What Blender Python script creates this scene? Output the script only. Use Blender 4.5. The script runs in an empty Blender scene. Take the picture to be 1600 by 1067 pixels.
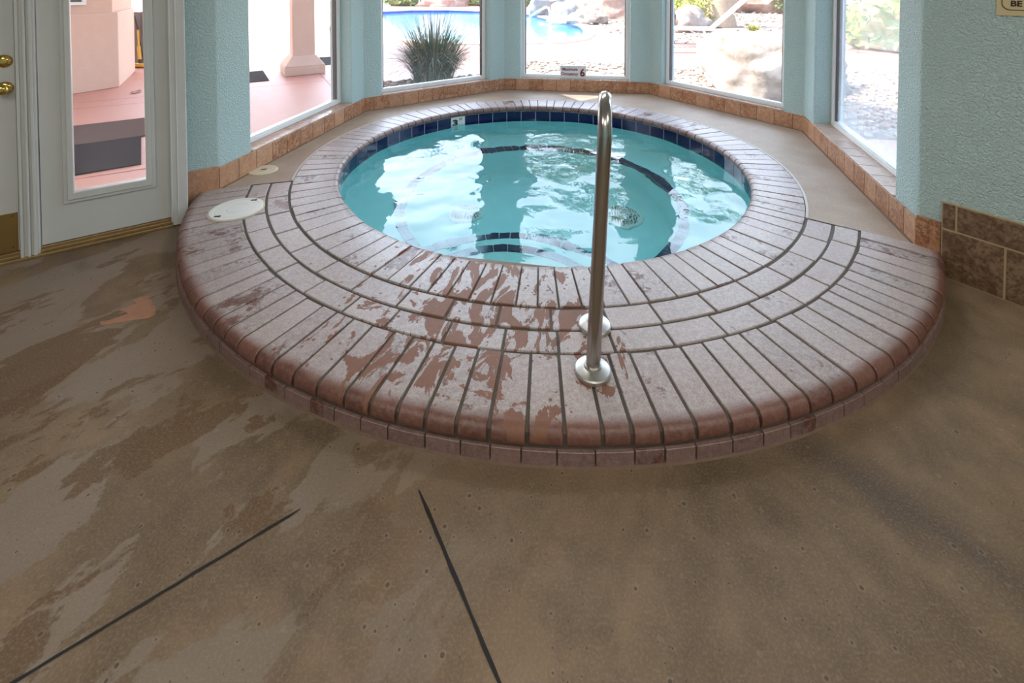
import bpy, bmesh, math, random
from mathutils import Vector, Matrix, noise
from math import sin, cos, pi, radians, atan2, sqrt, hypot

sc = bpy.context.scene
COL = sc.collection

# ------------------------------------------------------------------ camera
cam_d = bpy.data.cameras.new('camera')
cam = bpy.data.objects.new('camera', cam_d)
COL.objects.link(cam)
cam.location = (0, 0, 1.421)
cam.rotation_euler = (radians(90 - 1.6), 0, 0)
cam_d.sensor_fit = 'HORIZONTAL'
cam_d.sensor_width = 36
cam_d.lens = 751.35 / 1600 * 36
cam_d.shift_y = -(533.5 + 3.93) / 1600
cam_d.clip_start = 0.02
cam_d.clip_end = 300
sc.camera = cam

# ------------------------------------------------------------------ light
SUN_DIR = Vector((-0.63, 0.11, 0.87)).normalized()      # towards the sun
w = bpy.data.worlds.new('sky')
sc.world = w
w.use_nodes = True
wn = w.node_tree
bg = wn.nodes['Background']
sky = wn.nodes.new('ShaderNodeTexSky')
sky.sky_type = 'NISHITA'
sky.sun_disc = False
sky.sun_elevation = radians(54)
sky.sun_rotation = atan2(SUN_DIR.x, SUN_DIR.y)
sky.air_density = 1.0
sky.dust_density = 2.0
bg.inputs[1].default_value = 1.0
# unseen bright clouds added to whiten the water reflections, broken towards the edges
wc = wn.nodes.new('ShaderNodeTexCoord')
sepw = wn.nodes.new('ShaderNodeSeparateXYZ')
wn.links.new(wc.outputs['Generated'], sepw.inputs[0])


def wmath(op, a, b, clamp=False):
    nd = wn.nodes.new('ShaderNodeMath')
    nd.operation = op
    nd.use_clamp = clamp
    for k, v in ((0, a), (1, b)):
        if isinstance(v, (int, float)):
            nd.inputs[k].default_value = v
        else:
            wn.links.new(v, nd.inputs[k])
    return nd.outputs[0]


def wrange(v, a0, a1, b0=0.0, b1=1.0):
    nd = wn.nodes.new('ShaderNodeMapRange')
    nd.interpolation_type = 'SMOOTHSTEP'
    wn.links.new(v, nd.inputs[0])
    nd.inputs[1].default_value, nd.inputs[2].default_value = a0, a1
    nd.inputs[3].default_value, nd.inputs[4].default_value = b0, b1
    return nd.outputs[0]


cn = wn.nodes.new('ShaderNodeTexNoise')
cn.inputs['Scale'].default_value = 2.6
cn.inputs['Detail'].default_value = 6
wn.links.new(wc.outputs['Generated'], cn.inputs['Vector'])
band = wmath('MULTIPLY', wrange(sepw.outputs[2], 0.08, 0.2), wrange(sepw.outputs[2], 0.85, 0.55))
ahead = wrange(sepw.outputs[1], 0.05, 0.5)
puff = wrange(cn.outputs['Fac'], 0.30, 0.50, 0.35, 1.0)
cloud_fill = wmath('MULTIPLY', wmath('MULTIPLY', band, ahead), puff)
skm = wn.nodes.new('ShaderNodeVectorMath')
skm.operation = 'SCALE'
wn.links.new(sky.outputs[0], skm.inputs[0])
skm.inputs['Scale'].default_value = 0.95
clm = wn.nodes.new('ShaderNodeVectorMath')
clm.operation = 'SCALE'
clm.inputs[0].default_value = (5.0, 5.3, 5.7)
wn.links.new(cloud_fill, clm.inputs['Scale'])
adm = wn.nodes.new('ShaderNodeVectorMath')
wn.links.new(skm.outputs[0], adm.inputs[0])
wn.links.new(clm.outputs[0], adm.inputs[1])
wn.links.new(adm.outputs[0], bg.inputs[0])

sun_d = bpy.data.lights.new('sun', 'SUN')
sun_d.energy = 11.0
sun_d.angle = radians(0.6)
sun_d.color = (1.0, 0.95, 0.87)
sun = bpy.data.objects.new('sun', sun_d)
COL.objects.link(sun)
sun.rotation_euler = SUN_DIR.to_track_quat('Z', 'Y').to_euler()
sun.location = (-8, 5, 12)

CEIL = 2.75
for i, (lx, ly, p) in enumerate(((-1.6, -0.2, 30), (2.2, -0.2, 35), (0.2, -1.2, 36), (0.25, 3.5, 16))):  # unseen overhead panels added to lift the room light
    ld = bpy.data.lights.new('ceiling_fill', 'AREA')
    ld.shape = 'RECTANGLE'
    ld.size = 1.2
    ld.size_y = 0.6
    ld.energy = p
    ld.color = (1.0, 0.93, 0.84)
    lo = bpy.data.objects.new('ceiling_fill', ld)
    COL.objects.link(lo)
    lo.location = (lx, ly, CEIL - 0.02)

vs = sc.view_settings
vs.view_transform = 'Standard'
vs.look = 'None'
vs.exposure = 0.0
vs.gamma = 1.0
vs.use_curve_mapping = False
sc.cycles.max_bounces = 12
sc.cycles.transparent_max_bounces = 16
sc.cycles.transmission_bounces = 8
sc.cycles.sample_clamp_indirect = 6.0
sc.cycles.use_denoising = True

# ------------------------------------------------------------------ helpers
R = random.Random(7)
D = 0.111                    # height of the brick deck above the floor
CX, CY = 0.215, 3.66         # centre of the spa


class MB:
    """collects verts and faces, links them as one mesh object"""
    def __init__(s):
        s.v = []
        s.f = []

    def add(s, vs_, fs):
        o = len(s.v)
        s.v += [tuple(p) for p in vs_]
        s.f += [tuple(i + o for i in f) for f in fs]
        return s

    def box(s, c, size, rz=0.0, m=None):
        x, y, z = [k / 2 for k in size]
        M = Matrix.Translation(c) @ Matrix.Rotation(rz, 4, 'Z')
        if m is not None:
            M = Matrix.Translation(c) @ m
        vs_ = [M @ Vector((sx * x, sy * y, sz * z)) for sz in (-1, 1) for sy in (-1, 1) for sx in (-1, 1)]
        return s.add(vs_, [(0, 2, 3, 1), (4, 5, 7, 6), (0, 1, 5, 4), (2, 6, 7, 3), (0, 4, 6, 2), (1, 3, 7, 5)])

    def prism(s, poly, z0, z1, cap=True):
        n = len(poly)
        a = sum(poly[i][0] * poly[(i + 1) % n][1] - poly[(i + 1) % n][0] * poly[i][1] for i in range(n))
        if a < 0:
            poly = poly[::-1]
        vs_ = [(p[0], p[1], z0) for p in poly] + [(p[0], p[1], z1) for p in poly]
        fs = [(i, (i + 1) % n, n + (i + 1) % n, n + i) for i in range(n)]
        if cap:
            fs += [tuple(range(n - 1, -1, -1)), tuple(range(n, 2 * n))]
        return s.add(vs_, fs)

    def obox(s, P, e, s0, s1, d0, d1, z0, z1):
        """box along a wall: from P along unit e (s0..s1), d along the left normal"""
        n = (-e[1], e[0])
        q = [(P[0] + e[0] * a + n[0] * b, P[1] + e[1] * a + n[1] * b) for a, b in ((s0, d0), (s1, d0), (s1, d1), (s0, d1))]
        return s.prism(q, z0, z1)

    def sweep(s, prof, a0, a1, n, c=(CX, CY), caps=True):
        """closed (r,z) profile swept around c"""
        m = len(prof)
        vs_ = []
        for k in range(n + 1):
            a = a0 + (a1 - a0) * k / n
            vs_ += [(c[0] + r * cos(a), c[1] + r * sin(a), z) for r, z in prof]
        fs = []
        for k in range(n):
            for i in range(m):
                j = (i + 1) % m
                fs.append((k * m + i, (k + 1) * m + i, (k + 1) * m + j, k * m + j))
        if caps:
            fs += [tuple(range(m)), tuple(range((n + 1) * m - 1, n * m - 1, -1))]
        return s.add(vs_, fs)

    def tube(s, pts, r, n=12, closed=False, radii=None):
        pts = [Vector(p) for p in pts]
        up = None
        N = len(pts)
        vs_ = []
        for i, p in enumerate(pts):
            t = (pts[min(i + 1, N - 1)] - pts[max(i - 1, 0)]).normalized()
            if up is None:
                up = t.orthogonal().normalized()
            up = (up - t * up.dot(t)).normalized()
            b = t.cross(up)
            rr = radii[i] if radii else r
            vs_ += [p + (up * cos(2 * pi * k / n) + b * sin(2 * pi * k / n)) * rr for k in range(n)]
        fs = [(i * n + k, i * n + (k + 1) % n, (i + 1) * n + (k + 1) % n, (i + 1) * n + k) for i in range(N - 1) for k in range(n)]
        fs += [tuple(range(n - 1, -1, -1)), tuple(range((N - 1) * n, N * n))]
        return s.add(vs_, fs)

    def lathe(s, prof, n=32, c=(0, 0, 0), m=None):
        """open (r,z) profile turned around z"""
        M = Matrix.Translation(c) @ (m if m is not None else Matrix.Identity(4))
        vs_ = [M @ Vector((r * cos(2 * pi * k / n), r * sin(2 * pi * k / n), z)) for r, z in prof for k in range(n)]
        L = len(prof)
        fs = [(i * n + k, i * n + (k + 1) % n, (i + 1) * n + (k + 1) % n, (i + 1) * n + k) for i in range(L - 1) for k in range(n)]
        fs += [tuple(range(n - 1, -1, -1)), tuple(range((L - 1) * n, L * n))]
        return s.add(vs_, fs)

    def build(s, name, mat, parent=None, smooth=None, bevel=0.0, seg=2, keep=False):
        me = bpy.data.meshes.new(name)
        me.from_pydata(s.v, [], s.f)
        bm = bmesh.new()
        bm.from_mesh(me)
        if not keep:
            bmesh.ops.recalc_face_normals(bm, faces=bm.faces)
        bm.to_mesh(me)
        bm.free()
        me.materials.append(mat)
        if smooth is not None:
            me.polygons.foreach_set('use_smooth', [True] * len(me.polygons))
            me.set_sharp_from_angle(angle=radians(smooth))
        o = bpy.data.objects.new(name, me)
        COL.objects.link(o)
        if bevel:
            b = o.modifiers.new('bevel', 'BEVEL')
            b.width = bevel
            b.segments = seg
            b.limit_method = 'ANGLE'
            b.angle_limit = radians(50)
        if parent is not None:
            put(o, parent)
        return o


def put(o, parent):
    o.parent = parent
    o.matrix_parent_inverse = Matrix.Translation(parent.location).inverted() if parent.type == 'EMPTY' else Matrix.Identity(4)
    return o


def tag(o, label, cat, group=None):
    o['label'] = label
    o['category'] = cat
    if group:
        o['group'] = group
    return o


def thing(name, label, cat, loc=(0, 0, 0), group=None):
    o = bpy.data.objects.new(name, None)
    o.empty_display_size = 0.05
    COL.objects.link(o)
    o.location = loc
    return tag(o, label, cat, group)


def struct(o):
    o['kind'] = 'structure'
    return o


def sempty(name):
    o = bpy.data.objects.new(name, None)
    COL.objects.link(o)
    o['kind'] = 'structure'
    return o


def text_mesh(name, body, size, M, mat, parent, bold=0.0, depth=0.0008, align='LEFT', sx=1.0):
    cu = bpy.data.curves.new(name, 'FONT')
    cu.body = body
    cu.size = size
    cu.offset = bold
    cu.extrude = depth
    cu.align_x = align
    ob = bpy.data.objects.new(name, cu)
    COL.objects.link(ob)
    dg = bpy.context.evaluated_depsgraph_get()
    me = bpy.data.meshes.new_from_object(ob.evaluated_get(dg))
    bpy.data.objects.remove(ob)
    bpy.data.curves.remove(cu)
    me.transform(M @ Matrix.Diagonal((sx, 1, 1, 1)))
    me.materials.clear()
    me.materials.append(mat)
    o = bpy.data.objects.new(name, me)
    COL.objects.link(o)
    put(o, parent)
    return o


# ------------------------------------------------------------------ materials
class NT:
    def __init__(s, name):
        s.m = bpy.data.materials.new(name)
        s.m.use_nodes = True
        s.t = s.m.node_tree
        s.p = s.t.nodes['Principled BSDF']
        s.out = s.t.nodes['Material Output']
        s.geo = None
        s.tc = None

    def n(s, kind, **kw):
        nd = s.t.nodes.new('ShaderNode' + kind)
        for k, v in kw.items():
            setattr(nd, k, v)
        return nd

    def lk(s, a, b):
        s.t.links.new(a, b)

    def set(s, sock, v):
        if isinstance(v, (int, float)):
            sock.default_value = v
        elif isinstance(v, tuple):
            sock.default_value = v if len(v) == len(sock.default_value) else v + (1.0,)
        else:
            s.lk(v, sock)

    def pos(s):
        if s.geo is None:
            s.geo = s.n('NewGeometry')
        return s.geo.outputs['Position']

    def rnd(s):
        s.pos()
        return s.geo.outputs['Random Per Island']

    def noise(s, scale, detail=4.0, rough=0.55, vec=None, dist=0.0):
        nd = s.n('TexNoise')
        nd.inputs['Scale'].default_value = scale
        nd.inputs['Detail'].default_value = detail
        nd.inputs['Roughness'].default_value = rough
        nd.inputs['Distortion'].default_value = dist
        s.lk(vec if vec is not None else s.pos(), nd.inputs['Vector'])
        return nd.outputs['Fac']

    def voro(s, scale, vec=None, feature='F1', out='Distance', rand=1.0):
        nd = s.n('TexVoronoi', feature=feature)
        nd.inputs['Scale'].default_value = scale
        nd.inputs['Randomness'].default_value = rand
        s.lk(vec if vec is not None else s.pos(), nd.inputs['Vector'])
        return nd.outputs[out]

    def vmap(s, scale, rot=(0, 0, 0)):
        nd = s.n('Mapping')
        nd.inputs['Scale'].default_value = scale
        nd.inputs['Rotation'].default_value = rot
        s.lk(s.pos(), nd.inputs['Vector'])
        return nd.outputs[0]

    def mth(s, op, a, b=0.0, clamp=False):
        nd = s.n('Math', operation=op)
        nd.use_clamp = clamp
        s.set(nd.inputs[0], a)
        s.set(nd.inputs[1], b)
        return nd.outputs[0]

    def ramp(s, f, *stops):
        nd = s.n('ValToRGB')
        e = nd.color_ramp.elements
        while len(e) < len(stops):
            e.new(0.5)
        for el, (p, c) in zip(e, stops):
            el.position = p
            el.color = (c, c, c, 1) if isinstance(c, (int, float)) else tuple(c) + (1,)
        s.lk(f, nd.inputs[0])
        return nd.outputs[0]

    def mix(s, f, a, b, mode='MIX'):
        nd = s.n('Mix', data_type='RGBA', blend_type=mode)
        s.set(nd.inputs[0], f)
        s.set(nd.inputs[6], a)
        s.set(nd.inputs[7], b)
        return nd.outputs[2]

    def bump(s, h, strength=0.3, dist=0.01, normal=None):
        nd = s.n('Bump')
        nd.inputs['Strength'].default_value = strength
        nd.inputs['Distance'].default_value = dist
        s.lk(h, nd.inputs['Height'])
        if normal is not None:
            s.lk(normal, nd.inputs['Normal'])
        return nd.outputs[0]

    def fin(s, col=None, rough=None, spec=None, metal=None, nrm=None):
        if col is not None:
            s.set(s.p.inputs['Base Color'], col)
        if rough is not None:
            s.set(s.p.inputs['Roughness'], rough)
        if spec is not None:
            s.set(s.p.inputs['Specular IOR Level'], spec)
        if metal is not None:
            s.set(s.p.inputs['Metallic'], metal)
        if nrm is not None:
            s.lk(nrm, s.p.inputs['Normal'])
        return s.m


def plain(name, col, rough=0.5, metal=0.0, spec=0.5, var=0.0, vscale=20, bump=0.0, bscale=60):
    t = NT(name)
    c = tuple(col)
    if var:
        f = t.noise(vscale, 5)
        c = t.mix(f, tuple(k * (1 - var) for k in col), tuple(min(1, k * (1 + var)) for k in col))
    nrm = t.bump(t.noise(bscale, 4), bump, 0.004) if bump else None
    return t.fin(c, rough, spec, metal, nrm)


def m_stucco():
    t = NT('teal_stucco')
    n1 = t.noise(1.6, 3)
    c = t.mix(n1, (0.50, 0.66, 0.655), (0.55, 0.71, 0.70))
    v = t.noise(85, 3, 0.6, dist=0.4)
    h = t.ramp(v, (0.36, 0.0), (0.62, 1.0))
    return t.fin(c, 0.55, 0.35, nrm=t.bump(h, 0.9, 0.007))


def m_travertine(name, a, b, c_, rough=0.35, island=True):
    t = NT(name)
    n1 = t.noise(14, 8, 0.65, dist=0.6)
    n2 = t.noise(48, 6, 0.7)
    c = t.mix(t.ramp(n1, (0.42, 0.0), (0.58, 1.0)), a, b)
    c = t.mix(t.ramp(n2, (0.46, 0.0), (0.60, 0.85)), c, c_)
    if island:
        k = t.ramp(t.rnd(), (0.0, 0.0), (0.5, 0.12), (1.0, 0.6))
        c = t.mix(k, c, tuple(min(1, q * 1.1 + 0.03) for q in b))
    nrm = t.bump(t.ramp(n2, (0.35, 0.0), (0.5, 1.0)), 0.25, 0.003)
    return t.fin(c, rough, 0.5, nrm=nrm)


def m_brick(name, dry=0.72, red_in=None, red_out=None, wet=True, c0=None):
    t = NT(name)
    rnd = t.rnd()
    n1 = t.noise(7, 6, 0.65)
    n2 = t.noise(60, 6, 0.75)
    n3 = t.noise(190, 3, 0.7)
    red = t.mix(rnd, (0.105, 0.034, 0.022), (0.165, 0.060, 0.042))
    red = t.mix(t.ramp(n2, (0.42, 0.0), (0.70, 0.5)), red, (0.30, 0.16, 0.125))
    lav = t.mix(rnd, (0.40, 0.355, 0.355), (0.52, 0.465, 0.46))  # dry whitish film, lightened to hold some of the sky sheen
    lav = t.mix(t.ramp(n2, (0.42, 0.0), (0.62, 0.7)), lav, (0.62, 0.60, 0.60))
    lav = t.mix(t.ramp(n3, (0.50, 0.0), (0.68, 0.65)), lav, (0.20, 0.15, 0.14))
    f = t.mth('ADD', t.mth('ADD', t.mth('MULTIPLY', n1, 1.5), t.mth('MULTIPLY', n2, 0.5)), t.mth('MULTIPLY', rnd, 0.55))
    f = t.ramp(f, (0.90, 0.12), (1.28, 1.0))
    f = t.mth('MULTIPLY', f, dry)
    # distance from the spa centre: the rounded noses are redder brick
    sub = t.n('VectorMath', operation='SUBTRACT')
    t.lk(t.pos(), sub.inputs[0])
    sub.inputs[1].default_value = (c0 or (CX, CY)) + (0,)
    sep = t.n('SeparateXYZ')
    t.lk(sub.outputs[0], sep.inputs[0])
    r = t.mth('SQRT', t.mth('ADD', t.mth('POWER', sep.outputs[0], 2.0), t.mth('POWER', sep.outputs[1], 2.0)))
    r = t.mth('ADD', r, t.mth('ADD', t.mth('MULTIPLY', t.mth('SUBTRACT', n1, 0.5), 0.05), t.mth('MULTIPLY', t.mth('SUBTRACT', n2, 0.5), 0.03)))
    if red_out:
        mr = t.n('MapRange')
        t.lk(r, mr.inputs[0])
        mr.inputs[1].default_value, mr.inputs[2].default_value = red_out
        mr.inputs[3].default_value, mr.inputs[4].default_value = 1.0, 0.05
        f = t.mth('MULTIPLY', f, mr.outputs[0])
    if red_in:
        mr = t.n('MapRange')
        t.lk(r, mr.inputs[0])
        mr.inputs[1].default_value, mr.inputs[2].default_value = red_in
        mr.inputs[3].default_value, mr.inputs[4].default_value = 0.15, 1.0
        f = t.mth('MULTIPLY', f, mr.outputs[0])
    c = t.mix(f, red, lav)
    rough = 0.36
    hgt = t.mth('ADD', n2, t.mth('MULTIPLY', n3, 0.6))
    if wet:
        # splashed water film, thickest in front of the steps
        gx = t.mth('POWER', t.mth('DIVIDE', t.mth('ADD', sep.outputs[0], 0.40), 0.62), 2.0)
        gy = t.mth('POWER', t.mth('DIVIDE', t.mth('ADD', sep.outputs[1], 1.85), 0.75), 2.0)
        g = t.mth('SUBTRACT', 1.0, t.mth('ADD', gx, gy))
        ang = t.mth('ARCTAN2', sep.outputs[1], sep.outputs[0])
        pol = t.n('CombineXYZ')
        t.lk(t.mth('MULTIPLY', ang, 2.0), pol.inputs[0])
        t.lk(t.mth('MULTIPLY', r, 0.55), pol.inputs[1])
        nw = t.noise(9.5, 5, 0.62, vec=pol.outputs[0], dist=1.1)
        dot = t.mth('SUBTRACT', 0.5, t.voro(26))
        dot = t.mth('MULTIPLY', t.ramp(dot, (0.30, 0.0), (0.36, 1.0)), t.ramp(t.noise(5, 2), (0.45, 0.0), (0.55, 0.22)))
        s_ = t.mth('ADD', t.mth('ADD', t.mth('MULTIPLY', g, 0.14), nw), dot)
        wm = t.ramp(s_, (0.622, 0.0), (0.632, 1.0))
        wm = t.mth('MULTIPLY', wm, t.ramp(g, (-0.0, 0.0), (0.06, 1.0)))
        c = t.mix(wm, c, t.mix(n2, (0.17, 0.070, 0.040), (0.26, 0.125, 0.080)))
        hgt = t.mth('SUBTRACT', hgt, t.mth('MULTIPLY', wm, 0.8))
        rough = t.mth('ADD', 0.36, t.mth('MULTIPLY', wm, 0.24))
    nrm = t.bump(hgt, 0.4, 0.003)
    return t.fin(c, rough, 0.55, nrm=nrm)


def m_floor():
    t = NT('stained_concrete')
    big = t.noise(1.3, 6, 0.62, dist=0.8)
    mid = t.noise(5.5, 7, 0.66)
    fine = t.noise(150, 5, 0.75)
    c = t.mix(t.ramp(big, (0.36, 0.0), (0.62, 1.0)), (0.128, 0.084, 0.047), (0.240, 0.166, 0.100))
    c = t.mix(t.ramp(mid, (0.44, 0.0), (0.68, 0.7)), c, (0.112, 0.075, 0.044))
    # turned axis: grey worn paths and olive brown water stains run diagonally towards the step
    m1 = t.n('Mapping')
    m1.inputs['Rotation'].default_value = (0, 0, radians(-50))
    t.lk(t.pos(), m1.inputs['Vector'])
    m2 = t.n('Mapping')
    m2.inputs['Scale'].default_value = (0.85, 1.55, 1.0)
    t.lk(m1.outputs[0], m2.inputs['Vector'])
    vm = m2.outputs[0]
    st = t.noise(1.7, 8, 0.58, vec=vm, dist=0.35)
    sepx = t.n('SeparateXYZ')
    t.lk(t.pos(), sepx.inputs[0])
    left = t.n('MapRange')
    t.lk(sepx.outputs[0], left.inputs[0])
    left.inputs[1].default_value, left.inputs[2].default_value = 0.1, -0.7
    grey = t.mth('MULTIPLY', t.ramp(st, (0.49, 0.0), (0.502, 0.85)), left.outputs[0])
    c = t.mix(grey, c, t.mix(mid, (0.165, 0.128, 0.095), (0.27, 0.215, 0.165)))
    st2 = t.noise(2.1, 8, 0.6, vec=vm, dist=0.4)
    ol = t.mth('MULTIPLY', t.ramp(st2, (0.545, 0.0), (0.556, 0.8)), left.outputs[0])
    c = t.mix(ol, c, (0.115, 0.062, 0.024))
    # long dirty arc where water dries on the right, and random smudges
    dv = t.n('VectorMath', operation='SUBTRACT')
    t.lk(t.pos(), dv.inputs[0])
    dv.inputs[1].default_value = (-0.30, 0.10, 0)
    ln = t.n('VectorMath', operation='LENGTH')
    t.lk(dv.outputs[0], ln.inputs[0])
    dd = t.mth('ABSOLUTE', t.mth('SUBTRACT', t.mth('ADD', ln.outputs['Value'], t.mth('MULTIPLY', mid, 0.12)), 1.86))
    arc = t.mth('MULTIPLY', t.ramp(dd, (0.0, 0.75), (0.13, 0.0)), t.ramp(sepx.outputs[0], (0.55, 0.0), (0.95, 1.0)))
    c = t.mix(arc, c, (0.068, 0.050, 0.036))
    sm = t.noise(2.4, 5, 0.6, dist=0.4)
    c = t.mix(t.ramp(sm, (0.56, 0.0), (0.72, 0.75)), c, (0.075, 0.052, 0.032))
    c = t.mix(t.ramp(fine, (0.48, 0.0), (0.72, 0.4)), c, (0.36, 0.30, 0.235))
    # pits with paler rims
    vd = t.voro(34)
    sr = t.n('SeparateColor')
    t.lk(t.voro(34, out='Color'), sr.inputs[0])
    lim = t.mth('MULTIPLY', t.mth('POWER', sr.outputs[0], 1.9), 0.17)
    pit = t.mth('LESS_THAN', vd, lim)
    rim = t.mth('LESS_THAN', vd, t.mth('MULTIPLY', lim, 2.0))
    vd2 = t.voro(58)
    pit2 = t.mth('MULTIPLY', t.mth('LESS_THAN', vd2, 0.11), t.ramp(mid, (0.47, 0.0), (0.55, 1.0)))
    c = t.mix(t.mth('MULTIPLY', rim, 0.16), c, (0.36, 0.29, 0.22))
    pp = t.mth('MAXIMUM', pit, pit2)
    c = t.mix(t.mth('MULTIPLY', pp, 0.7), c, (0.040, 0.026, 0.017))
    h = t.mth('SUBTRACT', t.mth('MULTIPLY', fine, 0.35), pp)
    rough = t.ramp(st, (0.4, 0.62), (0.6, 0.48))
    return t.fin(c, rough, 0.4, nrm=t.bump(h, 0.5, 0.004))


def m_deck():
    t = NT('deck_concrete')
    a = t.noise(3, 5, 0.6)
    f = t.noise(170, 3, 0.7)
    c = t.mix(t.ramp(a, (0.35, 0.0), (0.65, 1.0)), (0.36, 0.27, 0.195), (0.45, 0.365, 0.29))
    c = t.mix(t.ramp(f, (0.4, 0.0), (0.65, 0.5)), c, (0.24, 0.18, 0.125))
    return t.fin(c, 0.5, 0.45, nrm=t.bump(f, 0.45, 0.004))


def m_glass(name, haze=0.02, hz=(0.85, 0.9, 0.9)):
    t = NT(name)
    t.t.nodes.remove(t.p)
    lw = t.n('LayerWeight')
    lw.inputs[0].default_value = 0.5
    fr = t.mth('ADD', t.mth('MULTIPLY', t.mth('POWER', lw.outputs['Facing'], 5.0), 0.7), 0.02)
    tr = t.n('BsdfTransparent')
    tr.inputs[0].default_value = (0.97, 0.985, 0.98, 1)
    gl = t.n('BsdfGlossy')
    gl.inputs['Roughness'].default_value = 0.0
    mx = t.n('MixShader')
    t.lk(fr, mx.inputs[0])
    t.lk(tr.outputs[0], mx.inputs[1])
    t.lk(gl.outputs[0], mx.inputs[2])
    df = t.n('BsdfDiffuse')
    df.inputs[0].default_value = hz + (1,)
    tl = t.n('BsdfTranslucent')
    tl.inputs[0].default_value = hz + (1,)
    m2 = t.n('MixShader')
    m2.inputs[0].default_value = 0.6
    t.lk(df.outputs[0], m2.inputs[1])
    t.lk(tl.outputs[0], m2.inputs[2])
    m3 = t.n('MixShader')
    nz = t.noise(5, 4, 0.6)
    # film of dried splashes, heaviest near the sill; strong haze paints in reflected glare
    sp = t.n('SeparateXYZ')
    t.lk(t.pos(), sp.inputs[0])
    low = t.n('MapRange')
    t.lk(sp.outputs[2], low.inputs[0])
    low.inputs[1].default_value, low.inputs[2].default_value = 0.25, 0.75
    low.inputs[3].default_value, low.inputs[4].default_value = 2.2, 0.8
    f = t.mth('MULTIPLY', t.mth('MULTIPLY', t.mth('ADD', nz, 0.5), low.outputs[0]), haze, True)
    spk = t.mth('MULTIPLY', t.mth('LESS_THAN', t.voro(150), 0.13), 0.10 + haze)
    f = t.mth('ADD', f, spk, True)
    t.lk(f, m3.inputs[0])
    t.lk(mx.outputs[0], m3.inputs[1])
    t.lk(m2.outputs[0], m3.inputs[2])
    t.lk(m3.outputs[0], t.out.inputs[0])
    return t.m


def m_water(name, col, ior=1.33, bump=0.0):
    t = NT(name)
    t.p.inputs['Transmission Weight'].default_value = 1.0
    t.p.inputs['IOR'].default_value = ior
    nrm = t.bump(t.noise(7, 2.5, 0.5, dist=1.0), bump, 0.012) if bump else None
    return t.fin(col, 0.0, nrm=nrm)


def m_patio():
    t = NT('salmon_concrete')
    a = t.noise(0.9, 5, 0.6)
    f = t.noise(30, 5, 0.7)
    c = t.mix(a, (0.47, 0.215, 0.160), (0.54, 0.27, 0.21))
    c = t.mix(t.ramp(f, (0.45, 0.0), (0.7, 0.25)), c, (0.6, 0.4, 0.34))
    return t.fin(c, 0.5, 0.4, nrm=t.bump(f, 0.08, 0.003))


def m_rock(name, a, b, sc_=4):
    t = NT(name)
    n1 = t.noise(sc_, 8, 0.65)
    n2 = t.noise(sc_ * 9, 5, 0.7)
    c = t.mix(t.ramp(n1, (0.38, 0.0), (0.62, 1.0)), a, b)
    c = t.mix(t.ramp(n2, (0.5, 0.0), (0.75, 0.4)), c, tuple(k * 0.5 for k in a))
    return t.fin(c, 0.8, 0.3, nrm=t.bump(n2, 0.5, 0.02))


def m_island(name, cols, rough=0.7):
    t = NT(name)
    n = len(cols)
    stops = [(i / (n - 1) if n > 1 else 0, c) for i, c in enumerate(cols)]
    return t.fin(t.ramp(t.rnd(), *stops), rough, 0.3)


def m_steel():
    t = NT('brushed_steel')
    vm = t.vmap((1, 1, 0.05))
    n1 = t.noise(220, 3, 0.6, vec=vm)
    r = t.mth('ADD', t.mth('MULTIPLY', n1, 0.12), 0.16)
    return t.fin((0.46, 0.44, 0.42), r, metal=1.0)


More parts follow.
